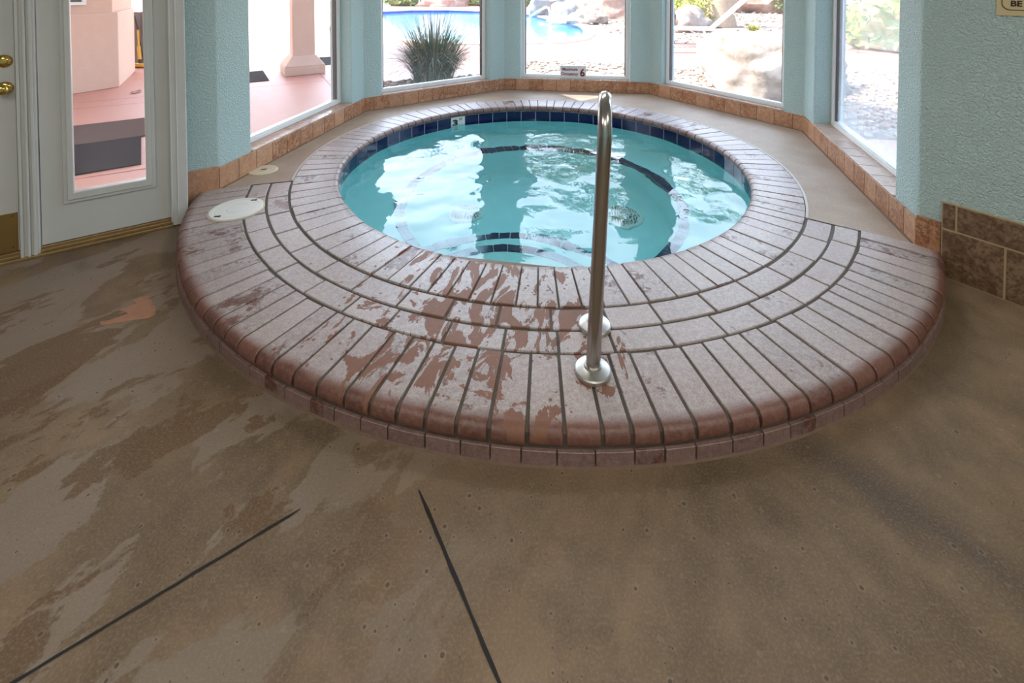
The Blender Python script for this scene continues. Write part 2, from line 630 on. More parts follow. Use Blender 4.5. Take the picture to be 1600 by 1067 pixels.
M = dict(
    stucco=m_stucco(),
    tile=m_travertine('travertine_base_tile', (0.36, 0.145, 0.062), (0.50, 0.275, 0.155), (0.17, 0.058, 0.022)),
    sill=m_travertine('travertine_sill_tile', (0.40, 0.26, 0.19), (0.50, 0.36, 0.28), (0.27, 0.16, 0.11), 0.2),
    wtile=m_travertine('walnut_travertine', (0.155, 0.092, 0.05), (0.25, 0.165, 0.10), (0.085, 0.045, 0.022), 0.4, False),
    grout=plain('tile_grout', (0.19, 0.125, 0.08), 0.8, var=0.2),
    lgrout=plain('pale_grout', (0.55, 0.52, 0.48), 0.7, var=0.1),
    mortar=plain('paver_mortar', (0.105, 0.088, 0.072), 0.75, var=0.35, vscale=40, bump=0.5, bscale=150),
    coping=m_brick('coping_brick', 0.85, red_in=(1.455, 1.50)),
    paver=m_brick('flat_paver', 0.80),
    nose=m_brick('nose_brick', 0.74, red_out=(2.275, 2.315), c0=(0.232, 3.702)),
    riser=m_brick('riser_brick', 0.22, wet=False),
    blue=plain('cobalt_tile', (0.006, 0.008, 0.060), 0.08, spec=0.45, var=0.25, vscale=12),
    tgrout=plain('waterline_grout', (0.55, 0.60, 0.62), 0.6),
    plaster=plain('aqua_plaster', (0.50, 0.80, 0.80), 0.6, var=0.06, vscale=6),
    drain=plain('drain_plastic', (0.80, 0.80, 0.76), 0.4),
    dark=plain('dark_gap', (0.012, 0.011, 0.010), 0.8),
    white=plain('white_paint', (0.60, 0.61, 0.60), 0.35, var=0.05, vscale=8),
    whitef=plain('white_aluminium', (0.78, 0.79, 0.79), 0.35),
    gasket=plain('dark_gasket', (0.10, 0.09, 0.085), 0.5),
    floor=m_floor(),
    deck=m_deck(),
    glass=m_glass('window_glass', 0.015),
    hazy_glare=m_glass('hazy_glare_glass', 0.16, (0.86, 0.92, 0.92)),  # dirt haze, strengthened to paint in the reflection of the opposite windows
    water=m_water('spa_water', (0.46, 0.88, 0.91), bump=0.13),
    pwater=m_water('pool_water', (0.55, 0.86, 0.97), bump=0.35),
    steel=m_steel(),
    cast=plain('dull_steel', (0.55, 0.54, 0.51), 0.38, metal=1.0, var=0.12, vscale=60),
    brass=plain('polished_brass', (0.72, 0.50, 0.16), 0.16, metal=1.0, var=0.1, vscale=40),
    kick=plain('tarnished_brass', (0.34, 0.22, 0.075), 0.42, metal=0.75, var=0.2, vscale=10),
    thresh=plain('worn_brass_threshold', (0.33, 0.22, 0.10), 0.4, metal=0.5, var=0.35, vscale=30),
    lid=plain('white_abs', (0.74, 0.74, 0.70), 0.38, bump=0.1, bscale=90),
    cream=plain('cream_plastic', (0.62, 0.54, 0.40), 0.45, var=0.15, vscale=25),
    rust=plain('rusty_slot', (0.045, 0.035, 0.03), 0.7),
    patch=plain('orange_bare_concrete', (0.36, 0.185, 0.112), 0.6, var=0.25, vscale=40, bump=0.3, bscale=120),
    signw=plain('sign_white', (0.66, 0.68, 0.68), 0.35),
    signr=plain('sign_maroon', (0.20, 0.01, 0.02), 0.4),
    signb=plain('sign_beige', (0.62, 0.52, 0.30), 0.45, var=0.06, vscale=20),
    ink=plain('dark_brown_ink', (0.03, 0.014, 0.010), 0.5),
    ceil=plain('ceiling_white', (0.72, 0.72, 0.69), 0.7),
    patio=m_patio(),
    joint=plain('patio_joint', (0.32, 0.09, 0.06), 0.7),
    pinkwall=plain('peach_stucco', (0.66, 0.46, 0.36), 0.8, var=0.08, vscale=9, bump=0.5, bscale=60),
    mat_t=plain('taupe_mat', (0.11, 0.072, 0.062), 1.0, spec=0.1, var=0.35, vscale=40, bump=0.5, bscale=300),
    mat_d=plain('charcoal_mat', (0.024, 0.018, 0.020), 1.0, spec=0.1, var=0.4, vscale=120, bump=0.6, bscale=300),
    yellow=plain('yellow_plastic', (0.82, 0.50, 0.01), 0.4),
    black=plain('black_plastic', (0.02, 0.02, 0.022), 0.45),
    gate=plain('weathered_grey_board', (0.13, 0.125, 0.14), 0.7, var=0.5, vscale=6),
    leaf=plain('dry_leaf', (0.36, 0.13, 0.04), 0.7),
    coping_c=plain('pale_coping', (0.66, 0.54, 0.46), 0.6, var=0.08),
    ptile=plain('pool_tile', (0.02, 0.05, 0.30), 0.15, var=0.4, vscale=20),
    pshell=plain('pool_plaster', (0.55, 0.83, 0.92), 0.6),
    rail_o=plain('pool_rail_steel', (0.62, 0.66, 0.72), 0.25, metal=1.0),
    trunk=plain('palm_bark', (0.42, 0.30, 0.21), 0.9, var=0.35, vscale=14, bump=0.9, bscale=30),
    frond=m_island('palm_frond', [(0.10, 0.16, 0.03), (0.20, 0.26, 0.06), (0.30, 0.27, 0.10)]),
    blade=m_island('grass_blade', [(0.022, 0.055, 0.040), (0.045, 0.09, 0.055), (0.09, 0.13, 0.06), (0.40, 0.33, 0.20)]),
    bush=m_island('yellow_green_leaf', [(0.16, 0.20, 0.03), (0.36, 0.36, 0.06), (0.46, 0.43, 0.12)]),
    shrub=m_island('dull_green_leaf', [(0.08, 0.13, 0.04), (0.17, 0.22, 0.07), (0.28, 0.27, 0.10)]),
    rockw=m_rock('pale_boulder_stone', (0.22, 0.17, 0.145), (0.47, 0.39, 0.33), 2),
    rockp=m_rock('pink_stone', (0.34, 0.20, 0.15), (0.46, 0.33, 0.28), 3),
    rockg=m_rock('grey_stone', (0.22, 0.21, 0.21), (0.42, 0.38, 0.36), 3),
    gravel=m_island('gravel_stone', [(0.10, 0.07, 0.06), (0.48, 0.40, 0.35), (0.38, 0.17, 0.07), (0.56, 0.49, 0.44), (0.13, 0.12, 0.12)]),
    soil=plain('gravel_bed', (0.30, 0.22, 0.17), 0.95, var=0.4, vscale=30),
    grate=plain('terracotta_grate', (0.40, 0.13, 0.085), 0.6),
    chaise=plain('white_sling', (0.80, 0.76, 0.74), 0.5),
    chairm=plain('beige_chair_metal', (0.42, 0.30, 0.25), 0.45),
    bark=plain('tree_bark', (0.20, 0.14, 0.10), 0.9, var=0.3),
)

# ------------------------------------------------------------------ plan of the bay
K = [Vector(p) for p in ((-1.883, 3.05), (-1.527, 4.93), (-0.095, 5.969), (1.644, 5.723), (2.609, 4.263), (2.042, 2.388))]
OPEN = [(0.30, 1.665), (0.195, 1.546), (0.21, 1.525), (0.178, 1.557), (0.27, 1.71)]
SET = [0.115, 0.085, 0.06, 0.07, 0.125]
TH = 0.22
SILL = 0.256
HEAD = 2.46
F0 = Vector((-2.024, 2.961))                       # left end of the left facet
DP = Vector((-2.575, 2.38))                        # door wall: front line at the floor
DE = Vector((0.329, 0.218)).normalized()
DN = Vector((-DE.y, DE.x))
RE = Vector((0.58, -0.814)).normalized()           # right wall direction
RN = Vector((-RE.y, RE.x))                         # outwards
E_ = [(K[i + 1] - K[i]).normalized() for i in range(5)]
N_ = [Vector((-e.y, e.x)) for e in E_]
LEN = [(K[i + 1] - K[i]).length for i in range(5)]


def at(i, s, d=0.0):
    p = K[i] + E_[i] * s + N_[i] * d
    return (p.x, p.y)


def corner(p, a, b, r, n=4):
    """rounded corner at p between the directions to a and b"""
    p, a, b = Vector(p), Vector(a), Vector(b)
    u, v = (a - p).normalized(), (b - p).normalized()
    ang = u.angle(v)
    t = r / math.tan(ang / 2)
    c = p + (u + v).normalized() * (r / sin(ang / 2))
    q0, q1 = p + u * t, p + v * t
    a0 = atan2(q0.y - c.y, q0.x - c.x)
    a1 = atan2(q1.y - c.y, q1.x - c.x)
    d = (a1 - a0 + pi) % (2 * pi) - pi
    return [(c.x + r * cos(a0 + d * k / n), c.y + r * sin(a0 + d * k / n)) for k in range(n + 1)]


# ------------------------------------------------------------------ floor, deck, ceiling, walls
far_l = DP - DE * 2.6
far_r = K[5] + RE * 5.2
mb = MB()
mb.prism([(far_l.x, far_l.y), (F0.x - 0.1, F0.y + 0.1), (K[0].x, K[0].y), (-1.0, 2.6), (1.2, 2.2), (K[5].x, K[5].y), (K[5].x + 0.3, K[5].y - 0.2), (far_r.x, far_r.y), (far_r.x, -2.3), (far_l.x, -2.3)], -0.15, 0.0)
floor = struct(mb.build('floor', M['floor']))


def strip(pts, wd, z0=-0.01, z1=0.0012, seed=0):
    """narrow wandering strip along a polyline"""
    rr = random.Random(seed)
    L, Rr = [], []
    P = []
    for i in range(len(pts) - 1):
        a, b = Vector(pts[i]), Vector(pts[i + 1])
        n = max(2, int((b - a).length / 0.03))
        P += [a.lerp(b, k / n) for k in range(n)]
    P.append(Vector(pts[-1]))
    for i, p in enumerate(P):
        d = (P[min(i + 1, len(P) - 1)] - P[max(i - 1, 0)]).normalized()
        nn = Vector((-d.y, d.x))
        k = 1.0 if 0 < i < len(P) - 1 else 0.3
        L.append(tuple(p + nn * wd * (0.5 + rr.uniform(-.14, .14)) * k))
        Rr.append(tuple(p - nn * wd * (0.5 + rr.uniform(-.14, .14)) * k))
    q = MB()
    n = len(L)
    vs_ = [(x, y, z1) for x, y in L] + [(x, y, z1) for x, y in Rr]
    q.add(vs_, [(i, i + 1, n + i + 1, n + i) for i in range(n - 1)])
    return q


put(strip([(-0.572, 1.263), (-1.015, 0.939), (-1.75, 0.40)], 0.008, seed=1).build('saw_cut_joint', M['dark']), floor)
put(strip([(-0.262, 1.312), (-0.026, 0.939), (0.30, 0.42)], 0.009, seed=2).build('saw_cut_joint', M['dark']), floor)
pp = [(-1.735, 1.985), (-1.70, 1.995), (-1.655, 2.035), (-1.69, 2.05), (-1.715, 2.055), (-1.67, 2.10), (-1.705, 2.12), (-1.69, 2.145), (-1.655, 2.155), (-1.645, 2.13), (-1.615, 2.12), (-1.60, 2.09), (-1.575, 2.085), (-1.555, 2.06), (-1.535, 2.025), (-1.545, 2.005), (-1.60, 1.995), (-1.66, 1.975), (-1.71, 1.962)]
q = MB()
q.prism(pp, 0.0, 0.0012)
put(q.build('bare_patch', M['patch']), floor)


def ring_hit(a):
    """where a ray from the spa centre meets the bay polygon"""
    d = Vector((cos(a), sin(a)))
    o = Vector((CX, CY))
    best = None
    P = [F0] + K
    for i in range(len(P) - 1):
        p, e = P[i], P[i + 1] - P[i]
        den = d.x * e.y - d.y * e.x
        if abs(den) < 1e-9:
            continue
        t = ((p.x - o.x) * e.y - (p.y - o.y) * e.x) / den
        u = ((p.x - o.x) * d.y - (p.y - o.y) * d.x) / den
        if t > 0 and -1e-4 <= u <= 1.0001:
            best = t if best is None else min(best, t)
    return best if best else 2.3


A_R, A_L = radians(-34.7), radians(196.0)
R_OUT = 1.757
mb = MB()
n = 160
vs_, fs = [], []
angs = sorted([A_R + (A_L - A_R) * k / n for k in range(n + 1)] + [atan2(k.y - CY, k.x - CX) % (2 * pi) if k.x < 0 else atan2(k.y - CY, k.x - CX) for k in K[1:5]])
for a in angs:
    t = ring_hit(a) + 0.005
    vs_ += [(CX + R_OUT * cos(a), CY + R_OUT * sin(a), D - 0.003), (CX + t * cos(a), CY + t * sin(a), D - 0.003),
            (CX + R_OUT * cos(a), CY + R_OUT * sin(a), 0.0), (CX + t * cos(a), CY + t * sin(a), 0.0)]
for i in range(len(angs) - 1):
    o, p = 4 * i, 4 * i + 4
    fs += [(o, o + 1, p + 1, p), (o, p, p + 2, o + 2), (o + 1, o + 3, p + 3, p + 1), (o + 2, p + 2, p + 3, o + 3)]
mb.add(vs_, fs)
deck = struct(mb.build('floor_deck', M['deck']))

mb = MB()
mb.prism([(far_l.x, far_l.y), (F0.x - .2, F0.y), at(0, 0, .1), at(0, LEN[0], .1), at(2, 0, .1), at(2, LEN[2], .1), at(4, 0, .1), at(4, LEN[4], .1), (far_r.x, far_r.y), (far_r.x, -2.3), (far_l.x, -2.3)], CEIL, CEIL + 0.12)
struct(mb.build('ceiling', M['ceil']))
mb = MB()
mb.prism([(far_l.x - .1, -2.3), (far_r.x + .1, -2.3), (far_r.x + .1, -2.5), (far_l.x - .1, -2.5)], 0, CEIL)
mb.prism([(far_l.x, far_l.y), (far_l.x - .15, far_l.y), (far_l.x - .15, -2.3), (far_l.x, -2.3)], 0, CEIL)
mb.prism([(far_r.x, far_r.y), (far_r.x + .15, far_r.y), (far_r.x + .15, -2.3), (far_r.x, -2.3)], 0, CEIL)
struct(mb.build('wall_back', M['stucco']))

# bay: knee walls, piers, heads
mb = MB()
for i in range(5):
    s0, s1 = OPEN[i]
    mb.prism([at(i, s0 - .05, 0.001), at(i, s1 + .05, 0.001), at(i, s1 + .05, TH), at(i, s0 - .05, TH)], -0.1, SILL - 0.012)
    mb.prism([at(i, s0 - .05, 0.002), at(i, s1 + .05, 0.002), at(i, s1 + .05, TH), at(i, s0 - .05, TH)], HEAD, CEIL)
for j in range(1, 5):
    A, B = at(j - 1, OPEN[j - 1][1]), at(j, OPEN[j][0])
    Ao, Bo = at(j - 1, OPEN[j - 1][1], TH), at(j, OPEN[j][0], TH)
    Kj = (K[j].x, K[j].y)
    od = (N_[j - 1] + N_[j]).normalized() * (TH / cos(N_[j - 1].angle(N_[j]) / 2))
    poly = corner(A, Ao, Kj, 0.016) + [Kj] + corner(B, Kj, Bo, 0.016) + [Bo, tuple(K[j] + od), Ao]
    mb.prism(poly, -0.1, CEIL)
B, Bo = at(0, OPEN[0][0]), at(0, OPEN[0][0], TH)
mb.prism([tuple(F0)] + corner(K[0], F0, B, 0.016) + corner(B, K[0], Bo, 0.016) + [Bo, tuple(F0 + N_[0] * .16)], -0.1, CEIL)
A, Ao = at(4, OPEN[4][1]), at(4, OPEN[4][1], TH)
k5b = K[5] + RE * 0.06
mb.prism(corner(A, Ao, K[5], 0.016) + corner(K[5], A, k5b, 0.02) + [tuple(k5b), tuple(k5b + RN * 0.2), Ao], -0.1, CEIL)
struct(mb.build('wall_bay', M['stucco'], smooth=35))

mb = MB()
mb.obox(K[5], RE, 0.06, 5.2, 0, 0.2, -0.1, CEIL)
struct(mb.build('wall_right', M['stucco']))

# base tiles and sill tiles
mb, gb = MB(), MB()
PIT, TT = 0.168, 0.012
for i in range(5):
    L = LEN[i]
    off = (0.0, 0.07, 0.02, 0.02, 0.0)[i]
    s = -off if off else 0.0
    k = 0
    while s < L:
        a, b = max(s, -0.005 if i == 0 else 0.006), min(s + PIT - 0.006, L + (0.005 if i == 4 else -0.006))
        if b - a > 0.01:
            mb.obox(K[i], E_[i], a, b, -TT, 0.0, D - 0.006, SILL - 0.010 + R.uniform(-.001, .001))
        s += PIT
    gb.obox(K[i], E_[i], 0.004, L - 0.004, -TT + 0.002, 0.0005, D - 0.01, SILL - 0.012)
    gb.obox(K[i], E_[i], 0.01, L - 0.01, -TT - 0.010, -TT + 0.002, D - 0.01, D + 0.001)
fl_dir = (K[0] - F0).normalized()
mb.obox(F0, fl_dir, 0.0, (K[0] - F0).length + 0.003, -TT, 0, 0.03, SILL - 0.002)
mb.obox(K[5], RE, -0.003, 0.090, -TT, 0, D - 0.08, SILL + 0.005)
tb = struct(mb.build('baseboard_bay', M['tile'], bevel=0.0015, seg=1))
put(gb.build('grout', M['grout']), tb)

sills = []
for i in range(5):
    s0, s1 = OPEN[i]
    mb, gb = MB(), MB()
    s = s0 - 0.03
    sets = SET[i]
    while s < s1 + 0.02:
        a, b = max(s, s0 + 0.002), min(s + PIT - 0.006, s1 - 0.002)
        if b - a > 0.01:
            mb.obox(K[i], E_[i], a, b, -TT, sets + 0.03, SILL - 0.009, SILL)
        s += PIT
    gb.obox(K[i], E_[i], s0, s1, -TT + 0.002, sets + 0.04, SILL - 0.013, SILL - 0.002)
    o = struct(mb.build('trim_%d' % (i + 4), M['sill'], bevel=0.0015, seg=1))
    put(gb.build('grout', M['lgrout']), o)
    sills.append(o)

# windows
for i in range(5):
    s0, s1 = OPEN[i]
    d0 = SET[i]
    root = sempty('window_%d' % (i + 1))
    mb = MB()
    fw = 0.036
    for a, b, z0, z1 in ((s0, s0 + fw, SILL, HEAD), (s1 - fw, s1, SILL, HEAD), (s0 + fw, s1 - fw, SILL, SILL + 0.032), (s0 + fw, s1 - fw, HEAD - 0.035, HEAD)):
        mb.obox(K[i], E_[i], a, b, d0, d0 + 0.07, z0, z1)
    for a, b, z0, z1 in ((s0 + fw, s0 + fw + 0.008, SILL + .03, HEAD - .03), (s1 - fw - 0.008, s1 - fw, SILL + .03, HEAD - .03), (s0 + fw, s1 - fw, SILL + 0.032, SILL + 0.04)):
        mb.obox(K[i], E_[i], a, b, d0 + 0.008, d0 + 0.06, z0, z1)
    mb.build('window_frame', M['whitef'], root, bevel=0.002, seg=1)
    gk = MB()
    for a, b, z0, z1 in ((s0 + fw + .008, s0 + fw + 0.017, SILL + .04, HEAD - .03), (s1 - fw - 0.017, s1 - fw - .008, SILL + .04, HEAD - .03)):
        gk.obox(K[i], E_[i], a, b, d0 + 0.016, d0 + 0.055, z0, z1)
    gk.build('gasket', M['gasket'], root)
    g = MB()
    g.obox(K[i], E_[i], s0 + fw + .01, s1 - fw - .01, d0 + 0.032, d0 + 0.038, SILL + 0.035, HEAD - 0.03)
    g.build('pane', M['hazy_glare'] if i == 4 else M['glass'], root)

# right wall wainscot
mb, gb = MB(), MB()
for a, b in ((0.098, 0.310), (0.318, 0.628), (0.636, 0.946), (0.954, 1.264), (1.272, 1.9)):
    mb.obox(K[5], RE, a, b, -0.014, 0, 0.004, 0.234)
for a, b in ((0.098, 0.143), (0.151, 0.461), (0.469, 0.779), (0.787, 1.097), (1.105, 1.9)):
    mb.obox(K[5], RE, a, b, -0.014, 0, 0.242, 0.362)
gb.obox(K[5], RE, 0.094, 1.9, -0.012, 0.0005, 0.0, 0.366)
tb = struct(mb.build('baseboard_right', M['wtile'], bevel=0.0015, seg=1))
put(gb.build('grout', plain('tan_grout', (0.42, 0.30, 0.18), 0.7)), tb)


# ------------------------------------------------------------------ door wall on the left
def dbox(mb_, s0, s1, d0, d1, z0, z1):
    return mb_.obox(DP, DE, s0, s1, d0, d1, z0, z1)


mb = MB()
dbox(mb, -2.6, -0.93, 0.03, 0.2, -0.1, CEIL)
dbox(mb, -0.93, 0.78, 0.03, 0.2, 2.12, CEIL)
struct(mb.build('wall_left', M['stucco']))

tr = MB()
for a, b, d, z1 in ((0.070, 0.146, 0.016, 2.10), (0.072, 0.086, 0.008, 2.10), (0.100, 0.112, 0.004, 2.1), (0.122, 0.136, 0.004, 2.1)):
    dbox(tr, a, b, d, 0.15, 0.008, z1)
struct(tr.build('trim_1', M['white'], bevel=0.003))
tr = MB()
dbox(tr, 0.712, 0.785, 0.0, 0.20, 0.008, 2.16)
dbox(tr, 0.705, 0.714, -0.004, 0.02, 0.030, 2.12)
dbox(tr, 0.735, 0.742, -0.004, 0.02, 0.030, 2.12)
struct(tr.build('trim_2', M['white'], bevel=0.003))
tr = MB()
dbox(tr, -0.93, 0.712, 0.0, 0.10, 0.0, 0.016)
dbox(tr, -0.93, 0.070, 0.012, 0.10, 0.016, 0.032)
dbox(tr, 0.146, 0.712, 0.012, 0.10, 0.016, 0.032)
dbox(tr, -0.93, 0.712, 0.022, 0.10, 0.03, 0.046)
struct(tr.build('trim_3', M['thresh'], bevel=0.003))

# door_2: narrow white door with a tall glass light
root = sempty('door_2')
mb = MB()
gl0, gl1, gz0, gz1 = 0.275, 0.598, 0.300, 1.95
for a, b, z0, z1 in ((0.150, gl0, 0.05, 2.08), (gl1, 0.708, 0.05, 2.08), (gl0, gl1, 0.05, gz0), (gl0, gl1, gz1, 2.08)):
    dbox(mb, a, b, 0.03, 0.075, z0, z1)
mb.build('slab', M['white'], root)
lf = MB()
o = 0.038
for a, b, z0, z1 in ((gl0 - o, gl0 + .004, gz0 - o - .015, gz1 + o), (gl1 - .004, gl1 + o, gz0 - o - .015, gz1 + o), (gl0, gl1, gz0 - o - .015, gz0 + .003), (gl0, gl1, gz1, gz1 + o)):
    dbox(lf, a, b, 0.018, 0.04, z0, z1)
for a, b, z0, z1 in ((gl0 - .020, gl0 + .008, gz0 - .034, gz1 + .02), (gl1 - .008, gl1 + .020, gz0 - .034, gz1 + .02), (gl0, gl1, gz0 - .034, gz0 + .006), (gl0, gl1, gz1, gz1 + .02)):
    dbox(lf, a, b, 0.010, 0.04, z0, z1)
lf.build('glass_moulding', M['white'], root, bevel=0.005, seg=3)
g = MB()
dbox(g, gl0, gl1, 0.05, 0.056, gz0, gz1)
g.build('pane', M['glass'], root)

# door_1: plain white door at the left edge of the picture
root = sempty('door_1')
mb = MB()
dbox(mb, -0.92, 0.066, 0.03, 0.075, 0.05, 2.08)
mb.build('slab', M['white'], root)
kp = MB()
dbox(kp, -0.88, 0.062, 0.026, 0.031, 0.052, 0.250)
kpo = kp.build('kick_plate', M['kick'], root)
sw = MB()
for zz in (0.074, 0.236):
    c = DP + DE * 0.044 + DN * 0.026
    sw.lathe([(0.0035, -0.001), (0.0035, 0.001), (0.001, 0.002)], 10, (c.x, c.y, zz), Matrix.Rotation(atan2(-DN.y, -DN.x), 4, 'Z') @ Matrix.Rotation(pi / 2, 4, 'Y'))
put(sw.build('screw', M['rust']), kpo)


def door_axis(s, z, d=0.03):
    c = DP + DE * s + DN * d
    return Matrix.Translation((c.x, c.y, z)) @ Matrix.Rotation(atan2(-DN.y, -DN.x), 4, 'Z') @ Matrix.Rotation(pi / 2, 4, 'Y')


kn = MB()
kn.lathe([(0.030, 0.0), (0.032, 0.004), (0.026, 0.010), (0.013, 0.013), (0.011, 0.030), (0.018, 0.036), (0.026, 0.046), (0.0275, 0.056), (0.022, 0.066), (0.010, 0.070), (0.008, 0.067), (0.001, 0.067)], 32, (0, 0, 0), door_axis(0.030, 0.895))
kn.build('door_knob', M['brass'], root, smooth=50)
db = MB()
db.lathe([(0.031, 0.0), (0.033, 0.004), (0.029, 0.010), (0.015, 0.015), (0.014, 0.019), (0.001, 0.020)], 32, (0, 0, 0), door_axis(0.028, 1.032))
tm = door_axis(0.028, 1.032) @ Matrix.Translation((0, 0, 0.024))
db.box((0, 0, 0), (0.008, 0.030, 0.010), m=tm)
db.build('deadbolt', M['brass'], root, smooth=50)

# ------------------------------------------------------------------ the spa
WZ = -0.03                    # water level
spa = thing('hot_tub', 'round sunken hot tub ringed by wet red brick coping and a curved brick step', 'hot tub', (CX, CY, 0))


def joint_list(a0, a1, pitch, jit):
    n = max(1, int(round((a1 - a0) / pitch)))
    wds = [1 + R.uniform(-jit, jit) for _ in range(n)]
    t = sum(wds)
    out, a = [], a0
    for k in wds:
        b = a + (a1 - a0) * k / t
        out.append((a, b))
        a = b
    return out


def nose_profile(r0, r1, zb, zt, rad, inner):
    """brick cross-section with a half-round nose; inner: nose on the r0 side"""
    pts = []
    h = zt - zb
    rb = min(rad, h / 2)
    m = 6
    if inner:
        pts = [(r1, zb), (r1, zt)]
        for k in range(m + 1):
            a = pi / 2 + pi * k / m
            pts.append((r0 + rb + rb * cos(a), (zt + zb) / 2 + (h / 2) * sin(a)))
    else:
        pts = [(r0, zb), (r0, zt)]
        for k in range(m + 1):
            a = pi / 2 - pi * k / m
            pts.append((r1 - rb + rb * cos(a), (zt + zb) / 2 + (h / 2) * sin(a)))
    return pts


def bricks(mb_, r0, r1, zb, zt, a0, a1, pitch, jit, gap, nose=None, c=(CX, CY), dz=0.0015):
    for b0, b1 in joint_list(a0, a1, pitch, jit):
        g = gap / ((r0 + r1) / 2) / 2
        t = zt + R.uniform(-dz, dz)
        ra, rb_ = r0 + R.uniform(-.002, .002), r1 + R.uniform(-.002, .002)
        if c is not None and c != (CX, CY) and r1 - r0 > 0.2:
            # inner ends follow the spa circle although the step's own arc has another centre
            am = (b0 + b1) / 2
            ox, oy = c[0] - CX, c[1] - CY
            bq = ox * cos(am) + oy * sin(am)
            ra = -bq + sqrt(bq * bq - ox * ox - oy * oy + r0 * r0) + R.uniform(-.002, .002)
        if nose:
            pr = nose_profile(ra, rb_, zb, t, nose[0], nose[1])
        else:
            pr = [(ra, zb), (ra, t), (rb_, t), (rb_, zb)]
        mb_.sweep(pr, b0 + g, b1 - g, 2 if b1 - b0 < 0.08 else 4, c)


# coping: full circle
mb = MB()
bricks(mb, 1.452, 1.742, D - 0.056, D, 0.0, 2 * pi, 0.0628, 0.22, 0.007, (0.026, True))
mb.build('coping', M['coping'], spa, smooth=40, bevel=0.003, seg=2)
# flat paver rings
SA, SB = A_L, 2 * pi + A_R            # the sector in front, through 270 degrees
mb = MB()
bricks(mb, 1.756, 1.868, 0.04, D - 0.001, SA + .004, SB - .004, 0.124, 0.10, 0.010)
mb.build('paver_ring', M['paver'], spa, bevel=0.004)
mb = MB()
bricks(mb, 1.881, 1.985, 0.04, D - 0.001, SA + .004, SB - .004, 0.114, 0.10, 0.010)
mb.build('paver_ring', M['paver'], spa, bevel=0.004)
C2 = (0.232, 3.702)
R2 = 2.332
SA2, SB2 = radians(197.0), radians(324.1)
mb = MB()
bricks(mb, 1.997, R2, D - 0.066, D, SA2, SB2, 0.0436, 0.14, 0.011, (0.034, False), C2)
mb.build('step_edge', M['nose'], spa, smooth=40, bevel=0.003, seg=2)
# mortar under everything
mb = MB()
mb.sweep([(1.480, D - 0.05), (1.480, D - 0.008), (1.757, D - 0.008), (1.757, D - 0.05)], 0, 2 * pi, 128, caps=False)
mb.sweep([(1.745, 0.0), (1.745, D - 0.007), (2.06, D - 0.007), (2.06, 0.0)], SA, SB, 80)
mb.sweep([(2.03, 0.0), (2.02, D - 0.008), (R2 - 0.03, D - 0.008), (R2 - 0.014, D - 0.02), (R2 - 0.012, D - 0.055), (R2 - 0.012, 0.0)], SA2, SB2, 80, C2)
mb.build('mortar_bed', M['mortar'], spa, smooth=40)
# white joint line along the outside of the coping on the deck side
mb = MB()
mb.sweep([(1.744, D - 0.03), (1.744, D + 0.001), (1.757, D + 0.001), (1.757, D - 0.03)], A_R - .0, A_L, 120)
mb.build('caulk_line', M['lgrout'], spa)
# riser bricks
mb = MB()
bricks(mb, R2 - 0.03, R2 - 0.002, 0.004, D - 0.064, SA2, SB2, 0.046, 0.2, 0.004, None, C2, 0.0)
mb.build('riser', M['riser'], spa, bevel=0.0015, seg=1)
mb = MB()
mb.sweep([(R2 - 0.02, 0.0), (R2 - 0.02, 0.008), (R2 - 0.001, 0.006), (R2 + 0.003, 0.0)], SA2, SB2, 100, C2)
mb.build('base_grout', plain('base_grout_brown', (0.16, 0.10, 0.07), 0.7, var=0.3, vscale=30), spa)

# waterline tiles; one of them is the depth marker
NTILE = 60
A_M = radians(121.55)
dA = 2 * pi / NTILE
mb = MB()
for k in range(1, NTILE):
    a = A_M + k * dA
    mb.sweep([(1.474, -0.092), (1.474, D - 0.058), (1.482, D - 0.058), (1.482, -0.092)], a - dA / 2 + .0016, a + dA / 2 - .0016, 3)
wt = mb.build('waterline_tile', M['blue'], spa, smooth=30, bevel=0.0015, seg=1)
mb = MB()
mb.sweep([(1.4765, -0.10), (1.4765, D - 0.05), (1.50, D - 0.05), (1.50, -0.10)], 0, 2 * pi, 128, caps=False)
mb.build('waterline_grout', M['tgrout'], spa, smooth=40)
mb = MB()
mb.sweep([(1.473, -0.092), (1.473, D - 0.057), (1.482, D - 0.057), (1.482, -0.092)], A_M - dA / 2 + .001, A_M + dA / 2 - .001, 4)
dm = mb.build('depth_marker', plain('marker_white', (0.72, 0.74, 0.70), 0.2), spa)
tin = Vector((-cos(A_M), -sin(A_M), 0))
tx = Vector((0, 0, 1)).cross(tin) * 1.0


def on_wall(c, nrm, up=Vector((0, 0, 1))):
    """matrix that lays text on a wall facing nrm"""
    nrm = Vector((nrm[0], nrm[1], nrm[2] if len(nrm) > 2 else 0.0)).normalized()
    x = up.cross(nrm).normalized()
    return Matrix.Translation(c) @ Matrix((x, up, nrm)).transposed().to_4x4()


mc = Vector((CX + 1.4722 * cos(A_M), CY + 1.4722 * sin(A_M), 0))
T0 = on_wall(mc, tin)
text_mesh('numeral', '3', 0.080, T0 @ Matrix.Translation((-0.062, -0.030, 0)), M['ink'], dm, bold=0.005, sx=1.5)
text_mesh('lettering', 'FT', 0.034, T0 @ Matrix.Translation((0.014, 0.012, 0)), M['ink'], dm, bold=0.001)

